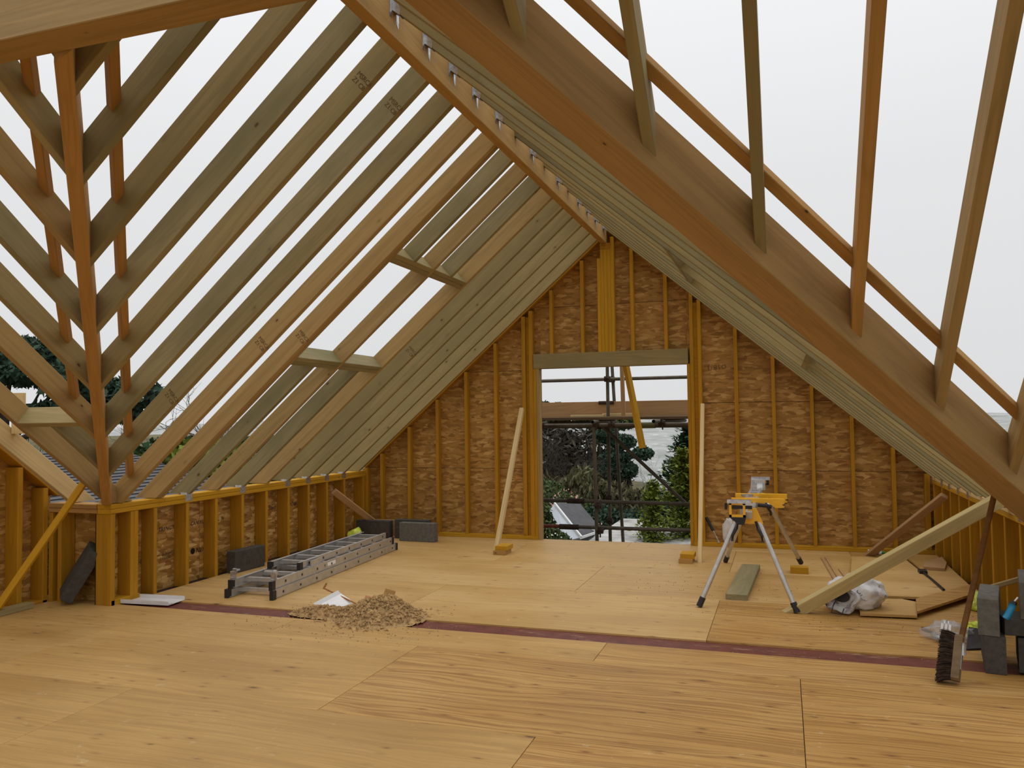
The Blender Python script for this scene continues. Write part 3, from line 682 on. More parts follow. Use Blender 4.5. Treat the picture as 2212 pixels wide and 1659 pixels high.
stick('pinkish timber prop from the left knee wall down behind the grey blocks', (-5.226, 8.585, .60), (-5.03, 9.29, .12), .045, .075, 'pink', (.4, -.3, .9))
stick('pinkish plank on edge lying behind the grey blocks at the gable', (-5.17, 9.35, .0), (-4.43, 9.35, .0), .04, .20, 'pink', name='loose_plank', cat='plank')
stick('bright yellow timber brace slanting up across the left corner', (-5.873, 4.690, 0), (-5.325, 5.095, 1.085), .05, .05, 'yellow', (.6, -.6, .5), c0=flr())
stick('greenish plank lying along the foot of the left end wall', (-5.845, 4.0, .0005), (-5.845, 4.995, .0005), .09, .045, 'green', name='loose_plank', cat='plank')
stick('short knotty board lying on the floor under the saw stand', (-.392, 6.765, .0005), (-.33, 8.16, .0005), .17, .045, 'grey_green', name='loose_board', cat='board')
o = MB().box((.03, 8.02, .0005), (.19, 8.13, .058)).build('timber_offcut', 'yellow'); tag(o, 'small yellow offcut under the far right foot of the saw stand', 'offcut')
o = MB().prism([(1.20, 8.31), (1.37, 8.28), (1.44, 8.60), (1.455, 8.93), (1.24, 8.58)], .02, .066).build('timber_offcut', 'pink'); tag(o, 'thick pinkish offcut lying on the loose plywood by the right knee wall', 'offcut')
for i, (a, b) in enumerate((((.345, 8.95), (.415, 7.55)), ((.385, 9.0), (.455, 7.60)), ((.475, 8.35), (.515, 7.75)))):
    stick(f'{("leftmost", "middle", "shortest")[i]} of three thin battens lying beyond the sloping timber', (a[0], a[1], .001), (b[0], b[1], .001), .022, .012, 'pink', name='thin_batten', cat='batten', group='thin battens on the floor')
stick('thin timber stick behind the block stack at the right edge', (1.20, 5.82, .36), (1.455, 5.80, .46), .022, .03, 'tan', name='timber_stick')
# loose plywood in the far right corner
def ply(label, poly, z, mat='ply_c', t=.018):
    m = MB(); m.prism(poly, z, z+t); c = poly[0]
    o = m.build('loose_plywood', mat, origin=(c[0], c[1], z)); fix_normals(o); return tag(o, label, 'plywood', 'loose plywood in the right corner')
ply('largest loose plywood sheet, lying beyond the white sack', [(.47, 7.06), (1.045, 7.09), (1.215, 7.36), (1.12, 8.87), (.63, 8.9)], .0185)
ply('loose plywood strip along the foot of the right knee wall', [(1.22, 7.40), (1.452, 7.33), (1.452, 9.20), (1.14, 9.20)], .0185, 'ply_a')
ply('tongue-shaped plywood offcut under the white sack', [(.50, 6.44), (.882, 6.475), (.945, 6.94), (.85, 7.02), (.69, 7.0), (.52, 6.9)], .012)
ply('angled plywood strip pointing at the block stack, lying on the others', [(.885, 6.49), (1.452, 7.33), (1.45, 7.62), (1.06, 7.11), (.938, 6.93)], .038, 'ply_b')
MB().tube([(1.165, 8.14, .048), (1.19, 7.8, .045), (1.205, 7.36, .050)], .010, 8).build('bar', 'black')
wb_ = bpy.data.objects['bar']; wb_.name = 'wrecking_bar'; MW['wrecking_bar'] = MW['bar']; tag(wb_, 'thin dark iron bar lying across the loose plywood', 'bar')
m = MB(); m.box((1.135, 8.10, .037), (1.20, 8.22, .062)); m.build('bar_head', 'black', wb_)

# ------------------------------------------------------------------ three-section ladder
lad = empty('extension_ladder', (-4.28, 5.76, 0), 'aluminium three-section ladder lying folded on the floor beside the left knee wall', 'ladder')
A0 = V((-4.285, 5.745, 0)); ldir = V((-.062, 1, 0)).normalized(); lsd = V((ldir.y, -ldir.x, 0))
def lp(along, across, z): return A0+ldir*along+lsd*across+V((0, 0, z))
for sec, (a0, a1, hw, z0, h) in enumerate(((0.0, 2.58, .215, .004, .072), (.02, 2.52, .195, .080, .070), (.55, 2.46, .150, .154, .058))):
    for s_ in (-1, 1):
        m = MB(); x = s_*hw
        m.bar(lp(a0, x, z0+h/2), lp(a1, x, z0+h/2), .006, h); m.bar(lp(a0, x-s_*.011, z0+.003), lp(a1, x-s_*.011, z0+.003), .024, .005); m.bar(lp(a0, x-s_*.011, z0+h-.003), lp(a1, x-s_*.011, z0+h-.003), .024, .005)
        st = m.build('stile', 'alu', lad)
        m = MB(); m.bar(lp(a0-.022, x, z0+h/2-.004), lp(a0+.03, x, z0+h/2-.004), .034, h+.006); m.build('end_cap', 'black', lad)
        m = MB(); m.bar(lp(a1-.02, x, z0+h/2), lp(a1+.012, x, z0+h/2), .028, h+.004); m.build('end_cap', 'black', lad)
    n_ = 9 if sec < 2 else 7
    for k in range(n_):
        al = a0+.16+(a1-a0-.28)*k/(n_-1)+(.05 if sec == 1 else 0); zc = z0+h/2
        m = MB(); m.bar(lp(al, -hw-.005, zc), lp(al, hw+.005, zc), .030, .027); m.bar(lp(al, -hw, zc+.016), lp(al, hw, zc+.016), .036, .005)
        rg = m.build('rung', 'alu', lad)
        MB().bar(lp(al, -hw-.0065, zc), lp(al, -hw-.004, zc), .020, .020).build('rung_hollow_shade', 'black', rg); MB().bar(lp(al, hw+.004, zc), lp(al, hw+.0065, zc), .020, .020).build('rung_hollow_shade', 'black', rg)  # black end squares paint the shade inside the hollow rungs
for s_ in (-1, 1):
    x = s_*.195
    m = MB(); m.bar(lp(.05, x, .150), lp(.05, x, .215), .055, .012, (0, 1, 0)); m.bar(lp(.055, x-.01, .150), lp(.10, x-.01, .225), .03, .035); m.bar(lp(.06, x, .225), lp(.02, x-s_*.07, .235), .03, .014); m.build('stay_hook', 'galv', lad)
    m = MB(); m.bar(lp(.70, s_*.175, .155), lp(.90, s_*.175, .155), .008, .09); m.build('guide_bracket', 'alu', lad)
m = MB(); m.bar(lp(.98, .1995, .120), lp(1.14, .1995, .120), .0016, .034); m.build('sticker', 'white', lad)
lettering('!!', .035, lp(.92, .1992, .105), ldir, (0, 0, 1), 'ink', lad)

# ------------------------------------------------------------------ saw stand
st = empty('saw_stand', (-.28, 7.3, 0), 'yellow and grey folding saw stand on four aluminium legs, right of the doorway', 'stand')
BX = -.285
m = MB(); m.bar((BX, 6.62, .735), (BX+.02, 8.32, .735), .115, .06); m.bar((BX-.04, 6.6, .768), (BX-.02, 8.32, .768), .02, .008); m.bar((BX+.04, 6.6, .768), (BX+.06, 8.32, .768), .02, .008); m.build('beam', 'alu', st)
legs = [((-.372, 6.56, .655), (-.640, 6.45, .045)), ((-.196, 6.56, .655), (.05, 6.448, .045)), ((-.335, 7.95, .66), (-.576, 8.42, .045)), ((-.14, 7.62, .69), (.115, 8.16, .105))]
for i, (a, b) in enumerate(legs):
    m = MB(); m.tube([a, b], .019, 14); lg = m.build('leg', 'alu', st, smooth=False)
    d = (V(b)-V(a)).normalized(); m = MB(); m.tube([V(b)-d*.035, V(b)+d*.042], .024, 12); m.build('rubber_foot', 'black', lg)
    m = MB(); o_ = .024 if i % 2 == 0 else -.024
    m.tube([V(a)+V((o_, -.02, .01)), V(a)+d*.05+V((o_*1.2, -.02, 0)), V(a)+d*.11+V((o_*.9, -.02, 0)), V(a)+d*.16+V((o_*1.5, -.02, 0))], .011, 8); m.build('lever', 'black', st)
# trestle plates holding each pair of legs
m = MB(); m.add([(-.265, 6.545, .765), (-.215, 6.545, .765), (-.165, 6.545, .645), (-.40, 6.545, .645), (-.265, 6.575, .765), (-.215, 6.575, .765), (-.165, 6.575, .645), (-.40, 6.575, .645)], BOXF); m.build('leg_bracket', 'paint_yellow', st)
m = MB(); m.add([(-.30, 7.80, .765), (-.18, 7.80, .765), (-.11, 7.80, .66), (-.37, 7.80, .66), (-.30, 7.84, .765), (-.18, 7.84, .765), (-.11, 7.84, .66), (-.37, 7.84, .66)], BOXF); m.build('leg_bracket', 'paint_yellow', st)
# near end: work support with a roller bar in a yellow frame over a black boss
m = MB(); x0, x1, y, z0, z1 = -.412, -.292, 6.44, .706, .812
for a, b in (((x0, y, z0), (x0+.018, y+.03, z1)), ((x1-.018, y, z0), (x1, y+.03, z1)), ((x0, y, z0), (x1, y+.03, z0+.018)), ((x0, y, z1-.012), (x1, y+.03, z1))): m.box(a, b)
m.build('support_frame', 'paint_yellow', st)
m = MB(); m.box((x0-.014, y-.012, z1), (x1+.045, y+.05, z1+.026)); m.build('support_bar', 'galv', st)
m = MB(); m.box((x0+.02, y+.012, .768), (x1+.05, y+.045, .792)); m.tube([(x0-.024, y+.01, z1), (x0-.024, y+.01, z1-.05)], .010, 8); m.build('clamp_knob', 'black', st)
m = MB(); m.add([(x0, y-.004, z0), (x1+.005, y-.004, z0), (x1-.01, y-.004, .650), (x0+.065, y-.004, .650), (x0, y+.05, z0), (x1+.005, y+.05, z0), (x1-.01, y+.05, .650), (x0+.065, y+.05, .650)], BOXF); m.build('boss', 'black', st)
m = MB(); m.bar((-.27, 6.50, .715), (-.27, 6.62, .735), .05, .05); m.build('slide_arm', 'alu', st)
# two saw mounting brackets across the beam
for nm, y, xa, xb, zt in (('near', 6.98, -.425, -.008, .800), ('far', 7.47, -.42, .017, .792)):
    m = MB(); m.box((xa, y-.028, zt-.004), (xb, y+.028, zt)); m.box((xa, y-.032, zt-.032), (xb, y-.028, zt)); m.box((xa, y+.028, zt-.032), (xb, y+.032, zt))
    m.add([(xb-.13, y-.0335, zt-.03), (xb, y-.0335, zt-.03), (xb, y-.0335, zt-.072), (xb-.07, y-.0335, zt-.072), (xb-.13, y-.0305, zt-.03), (xb, y-.0305, zt-.03), (xb, y-.0305, zt-.072), (xb-.07, y-.0305, zt-.072)], BOXF)
    br = m.build('mounting_bracket', 'paint_yellow', st)
    m = MB(); m.box((xb-.012, y-.04, zt-.05), (xb+.008, y-.02, zt-.042)); m.box((xb-.02, y-.04, zt-.08), (xb, y-.02, zt-.072)); m.build('bolt', 'black', br)
    m = MB(); m.tube([(BX+.07, y-.05, zt-.05), (BX+.15, y-.055, zt-.055), (BX+.18, y-.055, zt-.065)], .016, 8); m.build('bracket_lever', 'black', br)
m = MB(); m.tube([(BX-.02, 7.12, .80), (BX-.02, 7.12, .818), ], .05, 14); m.build('saw_plate', 'galv', st)
# far end: raised roller support
m = MB(); m.box((-.318, 8.37, .842), (-.138, 8.43, .872)); m.build('support_bar', 'galv', st)
m = MB(); m.box((-.310, 8.385, .80), (-.285, 8.415, .842)); m.box((-.172, 8.385, .80), (-.147, 8.415, .842)); m.box((-.310, 8.385, .792), (-.147, 8.415, .806)); m.build('support_frame', 'black', st)
m = MB(); m.bar((-.235, 8.30, .73), (-.235, 8.40, .80), .05, .05); m.build('slide_arm', 'alu', st)
m = MB(); m.add([(-.31, 8.02, .80), (-.18, 8.02, .80), (-.18, 8.24, .86), (-.31, 8.24, .875), (-.315, 8.02, .775), (-.175, 8.02, .775), (-.175, 8.26, .775), (-.315, 8.26, .775)], [(0, 1, 2, 3), (4, 5, 1, 0), (5, 6, 2, 1), (6, 7, 3, 2), (7, 4, 0, 3), (7, 6, 5, 4)])
ob = m.build('plastic_bag', 'clear'); fix_normals(ob); tag(ob, 'clear plastic bag lying on the far end of the saw stand', 'bag')

# ------------------------------------------------------------------ sacks and bags
def lump(name, c, size, mat, seed, rough=.3, sub=4, freq=3.0, parent=None, flat=True, squash=None):
    import bmesh
    bm = bmesh.new(); bmesh.ops.create_icosphere(bm, subdivisions=sub, radius=1)
    off = V((seed*3.1, seed*1.7, seed*.9))
    for v in bm.verts:
        n_ = v.co.normalized(); k = 1+rough*mnoise.noise(n_*freq*.5+off)+rough*.6*mnoise.noise(n_*freq*1.3+off)+rough*.35*(abs(mnoise.noise(n_*freq*2.7+off)))
        q = n_*k; q = V((q.x*size[0], q.y*size[1], q.z*size[2]))
        if flat and q.z < -size[2]*.72: q.z = -size[2]*.72
        if squash: q = squash(q)
        v.co = q
    me = bpy.data.meshes.new(name); bm.to_mesh(me); bm.free(); me.materials.append(M[mat])
    me.polygons.foreach_set('use_smooth', [True]*len(me.polygons))
    o = bpy.data.objects.new(name, me); return link(o, parent, Matrix.Translation(V(c)+V((0, 0, size[2]*.72 if flat else 0))))
sack = lump('white_sack', (.50, 6.66, .0315), (.205, .15, .135), 'sack', 4, .28)
tag(sack, 'white printed plastic sack slumped under the sloping timber', 'sack')
# mouth: a flaring lip with a painted-in dark inside, facing the camera and left
import bmesh as _bm
mo = V((.385, 6.53, .115)); md = V((-.38, -.9, .05)).normalized(); ms = V((0, 0, 1)).cross(md).normalized(); mu = md.cross(ms)
vs, fs = [], []; N = 28
for r in range(4):
    for k in range(N):
        t = 2*math.pi*k/N; rr = (1.0, 1.14, 1.10, .62)[r]*(1+.16*mnoise.noise(V((math.cos(t)*1.6, math.sin(t)*1.6, 3)))+.08*math.sin(5*t+1))
        dpt = (-.06, .02, .055, -.02)[r]+.02*mnoise.noise(V((math.cos(t)*3, math.sin(t)*3, 9)))
        vs.append(mo+ms*(.115*rr*math.cos(t))+mu*(.085*rr*math.sin(t))+md*dpt)
for r in range(3):
    for k in range(N): fs.append((r*N+k, r*N+(k+1) % N, (r+1)*N+(k+1) % N, (r+1)*N+k))
vs = [V((v.x, v.y, max(v.z, .012))) for v in vs]
mesh('sack_mouth', vs, fs, 'sack', sack, smooth=True)
m = MB(); c_ = mo+md*.012; m.add([c_+ms*(.062*math.cos(2*math.pi*k/16))+mu*(.044*math.sin(2*math.pi*k/16)+.014) for k in range(16)], [tuple(range(16))]); m.build('inside_shade', 'black', sack)  # black disc stands in for the shade inside the sack
m = MB(); m.tube([mo+md*.05+ms*-.02, mo+md*.085+ms*-.035+mu*-.05, mo+md*.10+ms*-.045+mu*-.10, mo+md*.10+ms*.03+mu*-.106, mo+md*.09+ms*.045+mu*-.06], .004, 6); m.build('tie_cord', 'cable', sack)
m = MB(); m.add([mo+ms*-.10+mu*.0+md*.03, mo+ms*-.17+mu*-.03+md*.06, mo+ms*-.26+mu*-.085+md*.03, mo+ms*-.19+mu*-.095+md*.07, mo+ms*-.11+mu*-.05+md*.06], [(0, 1, 2, 3, 4)]); m.build('loose_flap', 'sack', sack)
lettering('Gyp', .055, (.475, 6.510, .165), (.97, -.05, -.28), (.2, .55, .8), 'bagprint', sack, shear=.3)
lettering('Builder', .028, (.475, 6.500, .130), (.97, -.05, -.32), (.2, .45, .85), 'bagprint', sack, shear=.3)
cb = lump('clear_bag', (1.005, 5.965, .001), (.13, .10, .065), 'clear', 9, .5, 4, 4.0); tag(cb, 'crumpled clear plastic bag of steel brackets lying behind the broom', 'bag')
Wb = Matrix.Translation(V((.965, 5.865, .105))) @ Euler((math.radians(62), 0, math.radians(-24))).to_matrix().to_4x4()
m = MB(); m.box((-.042, -.030, 0), (-.022, .030, .0025)); m.box((-.042, -.030, 0), (.042, -.016, .0025)); m.box((-.042, -.006, 0), (.034, .008, .0025)); m.box((-.042, .016, 0), (.042, .030, .0025))
mesh('steel_bracket', m.v, m.f, 'white_metal', cb, Wb @ Matrix.Rotation(-math.pi/2, 4, 'Z'))
m = MB()
for k in range(7): m.bar((.90+.022*k, 5.87+.012*k, .02+.006*(k % 3)), (.925+.022*k, 5.92+.014*k, .035+.01*(k % 2)), .014, .003)
m.build('steel_brackets', 'galv', cb)['kind'] = 'stuff'
gw_ = lump('plastic_wrapping', (1.235, 6.19, .001), (.085, .075, .045), 'lime', 3, .6, 4, 4.5); tag(gw_, 'lime green plastic film heaped behind the block stack', 'wrapping')
gw2 = lump('plastic_wrapping', (1.36, 6.9, .001), (.06, .075, .07), 'lime', 6, .5, 3, 4.0); tag(gw2, 'lime green film showing under the loose plywood end', 'wrapping')
gw3 = lump('plastic_wrapping', (-4.93, 8.66, .001), (.09, .10, .10), 'lime', 8, .3, 3, 3.0); tag(gw3, 'green bag showing between the ladder and the left knee wall', 'wrapping')
m = MB(); m.add([(1.05, 5.72, .004), (1.22, 5.80, .004), (1.30, 6.02, .03), (1.12, 6.0, .055), (1.05, 5.72, .012), (1.22, 5.80, .014), (1.30, 6.02, .055), (1.12, 6.0, .085)], BOXF); ob = m.build('black_sheet', 'black'); fix_normals(ob); tag(ob, 'folded black sheet lying between the broom and the block stack', 'sheet')
m = MB(); m.tube([(.872, 6.18, .012), (.90, 6.12, .012), (.945, 6.05, .008)], .012, 8, r1=.005); tag(m.build('wood_chip', 'handle_wood'), 'small dark stick lying left of the crumpled clear bag', 'stick')
pb = lump('plastic_bag', (-.615, 9.462, .046), (.068, .016, .16), 'sack', 12, .25, 4, 3.0); tag(pb, 'whitish plastic bag hanging against the gable between two studs', 'bag')

# ------------------------------------------------------------------ small tools
pry = empty('pry_tool', (-.725, 9.40, .045), 'long tool with a black grip leaning on the gable right of the doorway', 'tool')
m = MB(); m.tube([(-.722, 9.435, .05), (-.79, 9.455, .185)], .0065, 8); m.build('shaft', 'galv', pry)
m = MB(); m.tube([(-.785, 9.454, .175), (-.80, 9.458, .20), (-.862, 9.472, .325)], .017, 10); m.build('grip', 'black', pry)
m = MB(); m.box((-.735, 9.425, .046), (-.71, 9.445, .056)); m.build('blade', 'galv', pry)
bt = empty('glue_bottle', (.885, 9.275, .0), 'white bottle with a green cap lying by the gable sole plate', 'bottle')
m = MB(); m.tube([(.815, 9.285, .028), (.825, 9.285, .028), (.85, 9.284, .028), (.90, 9.28, .028), (.925, 9.279, .028), (.945, 9.278, .028)], .027, 14)
m.build('body', 'white', bt, smooth=True)
m = MB(); m.tube([(.943, 9.278, .028), (.962, 9.277, .028), (.985, 9.276, .028)], .020, 12, r1=.008); m.build('cap', 'greenp', bt)
m = MB(); m.bar((.835, 9.2565, .026), (.915, 9.2525, .026), .001, .026); m.build('label', 'label', bt)
tr = empty('trowel', (1.16, 5.255, .31), 'tool with a bright blue handle leaning on the flat grey block', 'tool')
m = MB(); m.tube([(1.166, 5.245, .322), (1.18, 5.245, .345), (1.20, 5.25, .385), (1.208, 5.25, .405)], .018, 14, r1=.020); m.build('handle', 'blue', tr, smooth=True)
m = MB(); m.tube([(1.207, 5.25, .402), (1.216, 5.252, .42)], .020, 12, r1=.014); m.build('ferrule', 'black', tr)
m = MB(); m.tube([(1.215, 5.252, .418), (1.235, 5.262, .44)], .005, 8); m.build('tang', 'alu', tr)

# broom
brm = empty('broom', (.83, 5.03, 0), 'stiff brush broom with a brown wooden handle leaning against the valley beam', 'broom')
hd = V((.835, 5.02, .10)); hdir = V((1.148-.905, 5.22-5.06, 1.09-.235)).normalized()
m = MB(); m.tube([(.895, 5.052, .205), (.905, 5.06, .235), V((1.128, 5.207, 1.035))], .0155, 14); m.build('handle', 'handle_wood', brm, smooth=True)
ax = V((.16, .30, .80)).normalized()        # head stands on its end: long axis almost upright
bs = V((-.86, .20, -.10)); bs = (bs-ax*bs.dot(ax)).normalized(); bw = ax.cross(bs)
bc = V((.880, 5.035, .138)); L_ = .125
def onblk(a_, b_, w_): return bc+ax*(a_*L_)+bs*b_+bw*w_
m = MB(); pf = [(-1, -.62), (-.9, -1), (.9, -1), (1, -.62), (1, .62), (.9, 1), (-.9, 1), (-1, .62)]
m.add([onblk(a_, -.020, w_*.044) for a_, w_ in pf]+[onblk(a_*1.0, .020, w_*.044) for a_, w_ in pf], [tuple(range(7, -1, -1)), tuple(range(8, 16))]+[(i, (i+1) % 8, 8+(i+1) % 8, 8+i) for i in range(8)])
ob = m.build('brush_block', 'grey_timber', brm); fix_normals(ob)
m = MB(); rr_ = random.Random(3)
for i in range(1700):
    a_ = rr_.uniform(-.98, .98)*L_; b_ = rr_.uniform(-.042, .042); p_ = bc+ax*a_+bw*b_+bs*.018
    e_ = p_+bs*rr_.uniform(.060, .078)+ax*(a_*.16-.012+rr_.uniform(-.006, .006))+bw*(b_*.30+rr_.uniform(-.004, .004)); e_.z = max(e_.z, .003); mid_ = p_.lerp(e_, .55)+ax*.006
    sd_ = (ax*rr_.uniform(-1, 1)+bw*rr_.uniform(-1, 1)).normalized()*.0024
    m.add([p_-sd_, p_+sd_, mid_+sd_, mid_-sd_, e_+sd_*.6, e_-sd_*.6], [(0, 1, 2, 3), (3, 2, 4, 5)])
m.build('bristles', 'bristle', brm)['kind'] = 'stuff'
m = MB(); m.tube([bc-bs*.020+ax*.02, V((.893, 5.050, .215))-bs*.012, (.905, 5.06, .245)], .020, 10); m.bar(bc-bs*.0215-ax*.06, bc-bs*.0215+ax*.08, .055, .003, bs); m.build('socket_bracket', 'galv', brm)

# ------------------------------------------------------------------ sand heap with the scraps in it
def hh(x, y):
    """heap height over the floor"""
    def g(cx, cy, sx_, sy_, h, a=0):
        dx, dy = x-cx, y-cy; c, s_ = math.cos(a), math.sin(a); u, v = dx*c+dy*s_, -dx*s_+dy*c
        return h*math.exp(-(u/sx_)**2-(v/sy_)**2)
    return g(-2.84, 5.50, .155, .165, .150, .3)+g(-3.02, 5.42, .13, .15, .085)+g(-3.30, 5.44, .22, .085, .060, -.05)+g(-3.5, 5.42, .12, .06, .026)+g(-2.90, 5.26, .12, .10, .045)
m = MB(); nx_, ny_ = 150, 90; vs = []; ids = {}; fs = []
for j in range(ny_):
    for i in range(nx_):
        x = -3.78+1.25*i/(nx_-1); y = 4.98+.92*j/(ny_-1); h = hh(x, y)
        pn = V((x, y, 0)); k = min(1, h/.03)
        h2 = h+k*(.018*mnoise.noise(pn*14)+.016*abs(mnoise.noise(pn*31))+.012*mnoise.noise(pn*55))-.006
        ids[i, j] = len(vs); vs.append((x, y, max(h2, -.003)))
fs = [(ids[i, j], ids[i+1, j], ids[i+1, j+1], ids[i, j+1]) for j in range(ny_-1) for i in range(nx_-1) if max(vs[ids[a]][2] for a in ((i, j), (i+1, j), (i+1, j+1), (i, j+1))) > 0.0005]
sand = tag(mesh('sand_heap', vs, fs, 'sandy', None, smooth=True), 'heap of damp brown sand spilled over the red floor strip', 'sand heap')
rr_ = random.Random(11)
OCT = [(1, 0, 0), (-1, 0, 0), (0, 1, 0), (0, -1, 0), (0, 0, 1), (0, 0, -1)]; OF = [(0, 2, 4), (2, 1, 4), (1, 3, 4), (3, 0, 4), (2, 0, 5), (1, 2, 5), (3, 1, 5), (0, 3, 5)]
def pebbles(n_, fn, rmin, rmax):
    m = MB()
    for i in range(n_):
        x, y, z = fn(); r_ = rmin+(rmax-rmin)*rr_.random()**2.5
        R_ = Euler((rr_.uniform(0, 6), rr_.uniform(0, 6), rr_.uniform(0, 6))).to_matrix()
        m.add([R_ @ V((a*r_*rr_.uniform(.7, 1.3), b*r_*rr_.uniform(.7, 1.3), c*r_*rr_.uniform(.6, 1.2)))+V((x, y, z)) for a, b, c in OCT], OF)
    return m
def on_heap():
    while True:
        x, y = rr_.uniform(-3.75, -2.55), rr_.uniform(5.0, 5.85); h = hh(x, y)
        if rr_.random() < min(1, h/.06)+.015*(h > .004): return x, y, max(h, .002)+rr_.uniform(-.004, .012)
pebbles(2600, on_heap, .004, .017).build('sand_clumps', 'sandy', sand)['kind'] = 'stuff'
def scatter():
    while True:
        x, y = rr_.gauss(-3.0, .45), rr_.gauss(5.35, .28)
        if -3.9 < x < -2.2 and 4.7 < y < 6.0: return x, y, .002
def scatter2():
    t = rr_.random()
    if t < .35: return rr_.uniform(-2.3, 1.0), rr_.uniform(5.30, 5.50), -.009
    if t < .55: return rr_.gauss(-1.05, .3), rr_.gauss(7.6, .5), .002
    if t < .8: return rr_.gauss(-.2, .35), rr_.gauss(6.9, .5), .002
    return rr_.gauss(.35, .3), rr_.gauss(6.35, .25), .002
d1 = pebbles(620, scatter, .002, .007); d2 = pebbles(420, scatter2, .002, .006); d1.add(d2.v, d2.f)
tag(d1.build('crumbs', 'crumb'), 'loose sand crumbs and sawdust strewn over the floor', 'debris', kind='stuff')
rod = empty('hooked_bar', (-3.09, 5.60, .05), 'thin rusty bar with a bent end standing out of the sand heap', 'bar')
m = MB(); m.tube([(-3.075, 5.56, .035), (-3.60, 5.79, .118)], .0065, 8); m.tube([(-3.60, 5.79, .118), (-3.585, 5.81, .150)], .0075, 8, r1=.004); m.build('rod', 'rust', rod)
m = MB(); m.add([(-3.612, 5.785, .112), (-3.598, 5.785, .112), (-3.582, 5.80, .155), (-3.590, 5.80, .158), (-3.612, 5.80, .112), (-3.598, 5.80, .112), (-3.582, 5.815, .155), (-3.590, 5.815, .158)], BOXF); m.build('bent_end', 'rust', rod)
# folded aluminium flashing stuck in the sand
m = MB(); t_ = .002
a, b, c, d = V((-3.50, 5.52, .035)), V((-3.40, 5.72, .100)), V((-3.24, 5.66, .050)), V((-3.36, 5.50, .022))
e, f = V((-3.17, 5.64, .042)), V((-3.26, 5.50, .028))
for q in ((a, b, c, d), (d+V((0, 0, -.012)), c+V((0, 0, -.012)), e, f)):
    n_ = (q[1]-q[0]).cross(q[3]-q[0]).normalized()*t_; m.add(list(q)+[p_-n_ for p_ in q], BOXF)
m.add([a, b, b+V((-.02, -.012, .028)), a+V((-.02, -.012, .028))], [(0, 1, 2, 3)])
tag(m.build('metal_flashing', 'white_metal'), 'folded silver metal flashing sticking out of the sand heap', 'flashing')
m = MB(); m.box((-.035, -.03, -.03), (.035, .03, .035)); tag(mesh('brick_bat', m.v, m.f, 'brick', None, Matrix.Translation((-3.12, 5.66, .062)) @ Euler((.4, .3, .5)).to_matrix().to_4x4()), 'orange piece of brick on the back of the sand heap', 'brick')
m = MB(); m.box((-.04, -.028, -.008), (.04, .028, .008)); tag(mesh('timber_chip', m.v, m.f, 'orange', None, Matrix.Translation((-2.905, 5.60, .155)) @ Euler((.9, .25, .2)).to_matrix().to_4x4()), 'small wood chip on the crest of the sand heap', 'chip')
# metal tray by the corner post
m = MB(); W = Matrix.Translation((-5.03, 5.335, .002)) @ Matrix.Rotation(.08, 4, 'Z')
m.box((-.25, -.005, 0), (.25, .205, .003)); m.box((-.25, -.005, .003), (.25, -.001, .032)); m.box((-.25, .205, .003), (.25, .209, .032)); m.box((-.25, -.001, .003), (.25, .05, .012))
tag(mesh('metal_channel', m.v, m.f, 'white_metal', None, W), 'white metal channel lying on the floor by the left corner post', 'channel')
m = MB(); m.tube([(-5.02, 6.42, .004), (-4.85, 6.52, .004)], .004, 6)

# ------------------------------------------------------------------ scaffold outside the gable opening
sc = empty('scaffold', (-2.3, 11.0, -4.5), 'dark steel tube scaffold with boards standing outside the gable doorway', 'scaffold')
TR = .0242
def tube(name, a, b, mat='tube', r=TR):
    m = MB(); a, b = V(a), V(b); d = (b-a).normalized(); x = d.cross(V((0, 0, 1)) if abs(d.z) < .95 else V((0, 1, 0))).normalized(); y = d.cross(x); n_ = 12
    vs = []
    for p, rr in ((a, r), (b, r), (b, r*.80), (a, r*.80)):
        for k in range(n_): t = 2*math.pi*k/n_; vs.append(p+x*rr*math.cos(t)+y*rr*math.sin(t))
    fs = [(s_*n_+k, s_*n_+(k+1) % n_, ((s_+1) % 4)*n_+(k+1) % n_, ((s_+1) % 4)*n_+k) for s_ in range(4) for k in range(n_)]
    m.add(vs, fs); return m.build(name, mat, sc)
def coupler(p, size=(.075, .085, .08), mat='coupler'):
    m = MB(); p = V(p); a, b, c = size
    m.tube([p-V((a*.55, 0, 0)), p+V((a*.55, 0, 0))], c*.5, 8); m.tube([p-V((0, b*.6, c*.15)), p+V((0, b*.6, c*.15))], c*.42, 8); m.bar(p+V((0, -b*.5, c*.5)), p+V((0, b*.5, c*.5)), .02, .02)
    m.tube([p+V((a*.2, -b*.6, -c*.2)), p+V((a*.2, -b*.6, -c*1.0))], .009, 6); return m.build('coupler', mat, sc)
tube('standard', (-2.232, 10.1, -4.5), (-2.302, 10.1, 1.36)); tube('standard', (-2.325, 11.1, -4.5), (-2.322, 11.1, 3.0)); tube('standard', (-2.05, 11.6, -4.5), (-2.40, 11.6, 3.2))
tube('standard', (-4.9, 10.1, -4.5), (-4.95, 10.1, 1.40)); tube('standard', (-4.9, 11.15, -4.5), (-4.95, 11.15, 3.0)); tube('standard', (.35, 10.1, -4.5), (.30, 10.1, 1.40)); tube('standard', (.35, 11.15, -4.5), (.30, 11.15, 3.0))
tube('guard_rail', (-5.2, 12.3-1.1, 2.02), (.6, 12.3-1.1, 2.02))
tube('ledger', (-5.2, 10.60, .368), (.6, 10.60, .340)); tube('ledger', (-5.2, 10.40, .037), (-2.85, 10.40, .037), 'tube_red'); tube('ledger', (-2.85, 10.40, .037), (.6, 10.40, .036))
tube('ledger', (-5.2, 10.15, 1.378), (.6, 10.15, 1.388)); tube('ledger', (-5.2, 11.2, 1.352), (.6, 11.2, 1.352))
tube('brace', (-2.42, 10.8, 1.43), (-1.12, 10.8, .22))
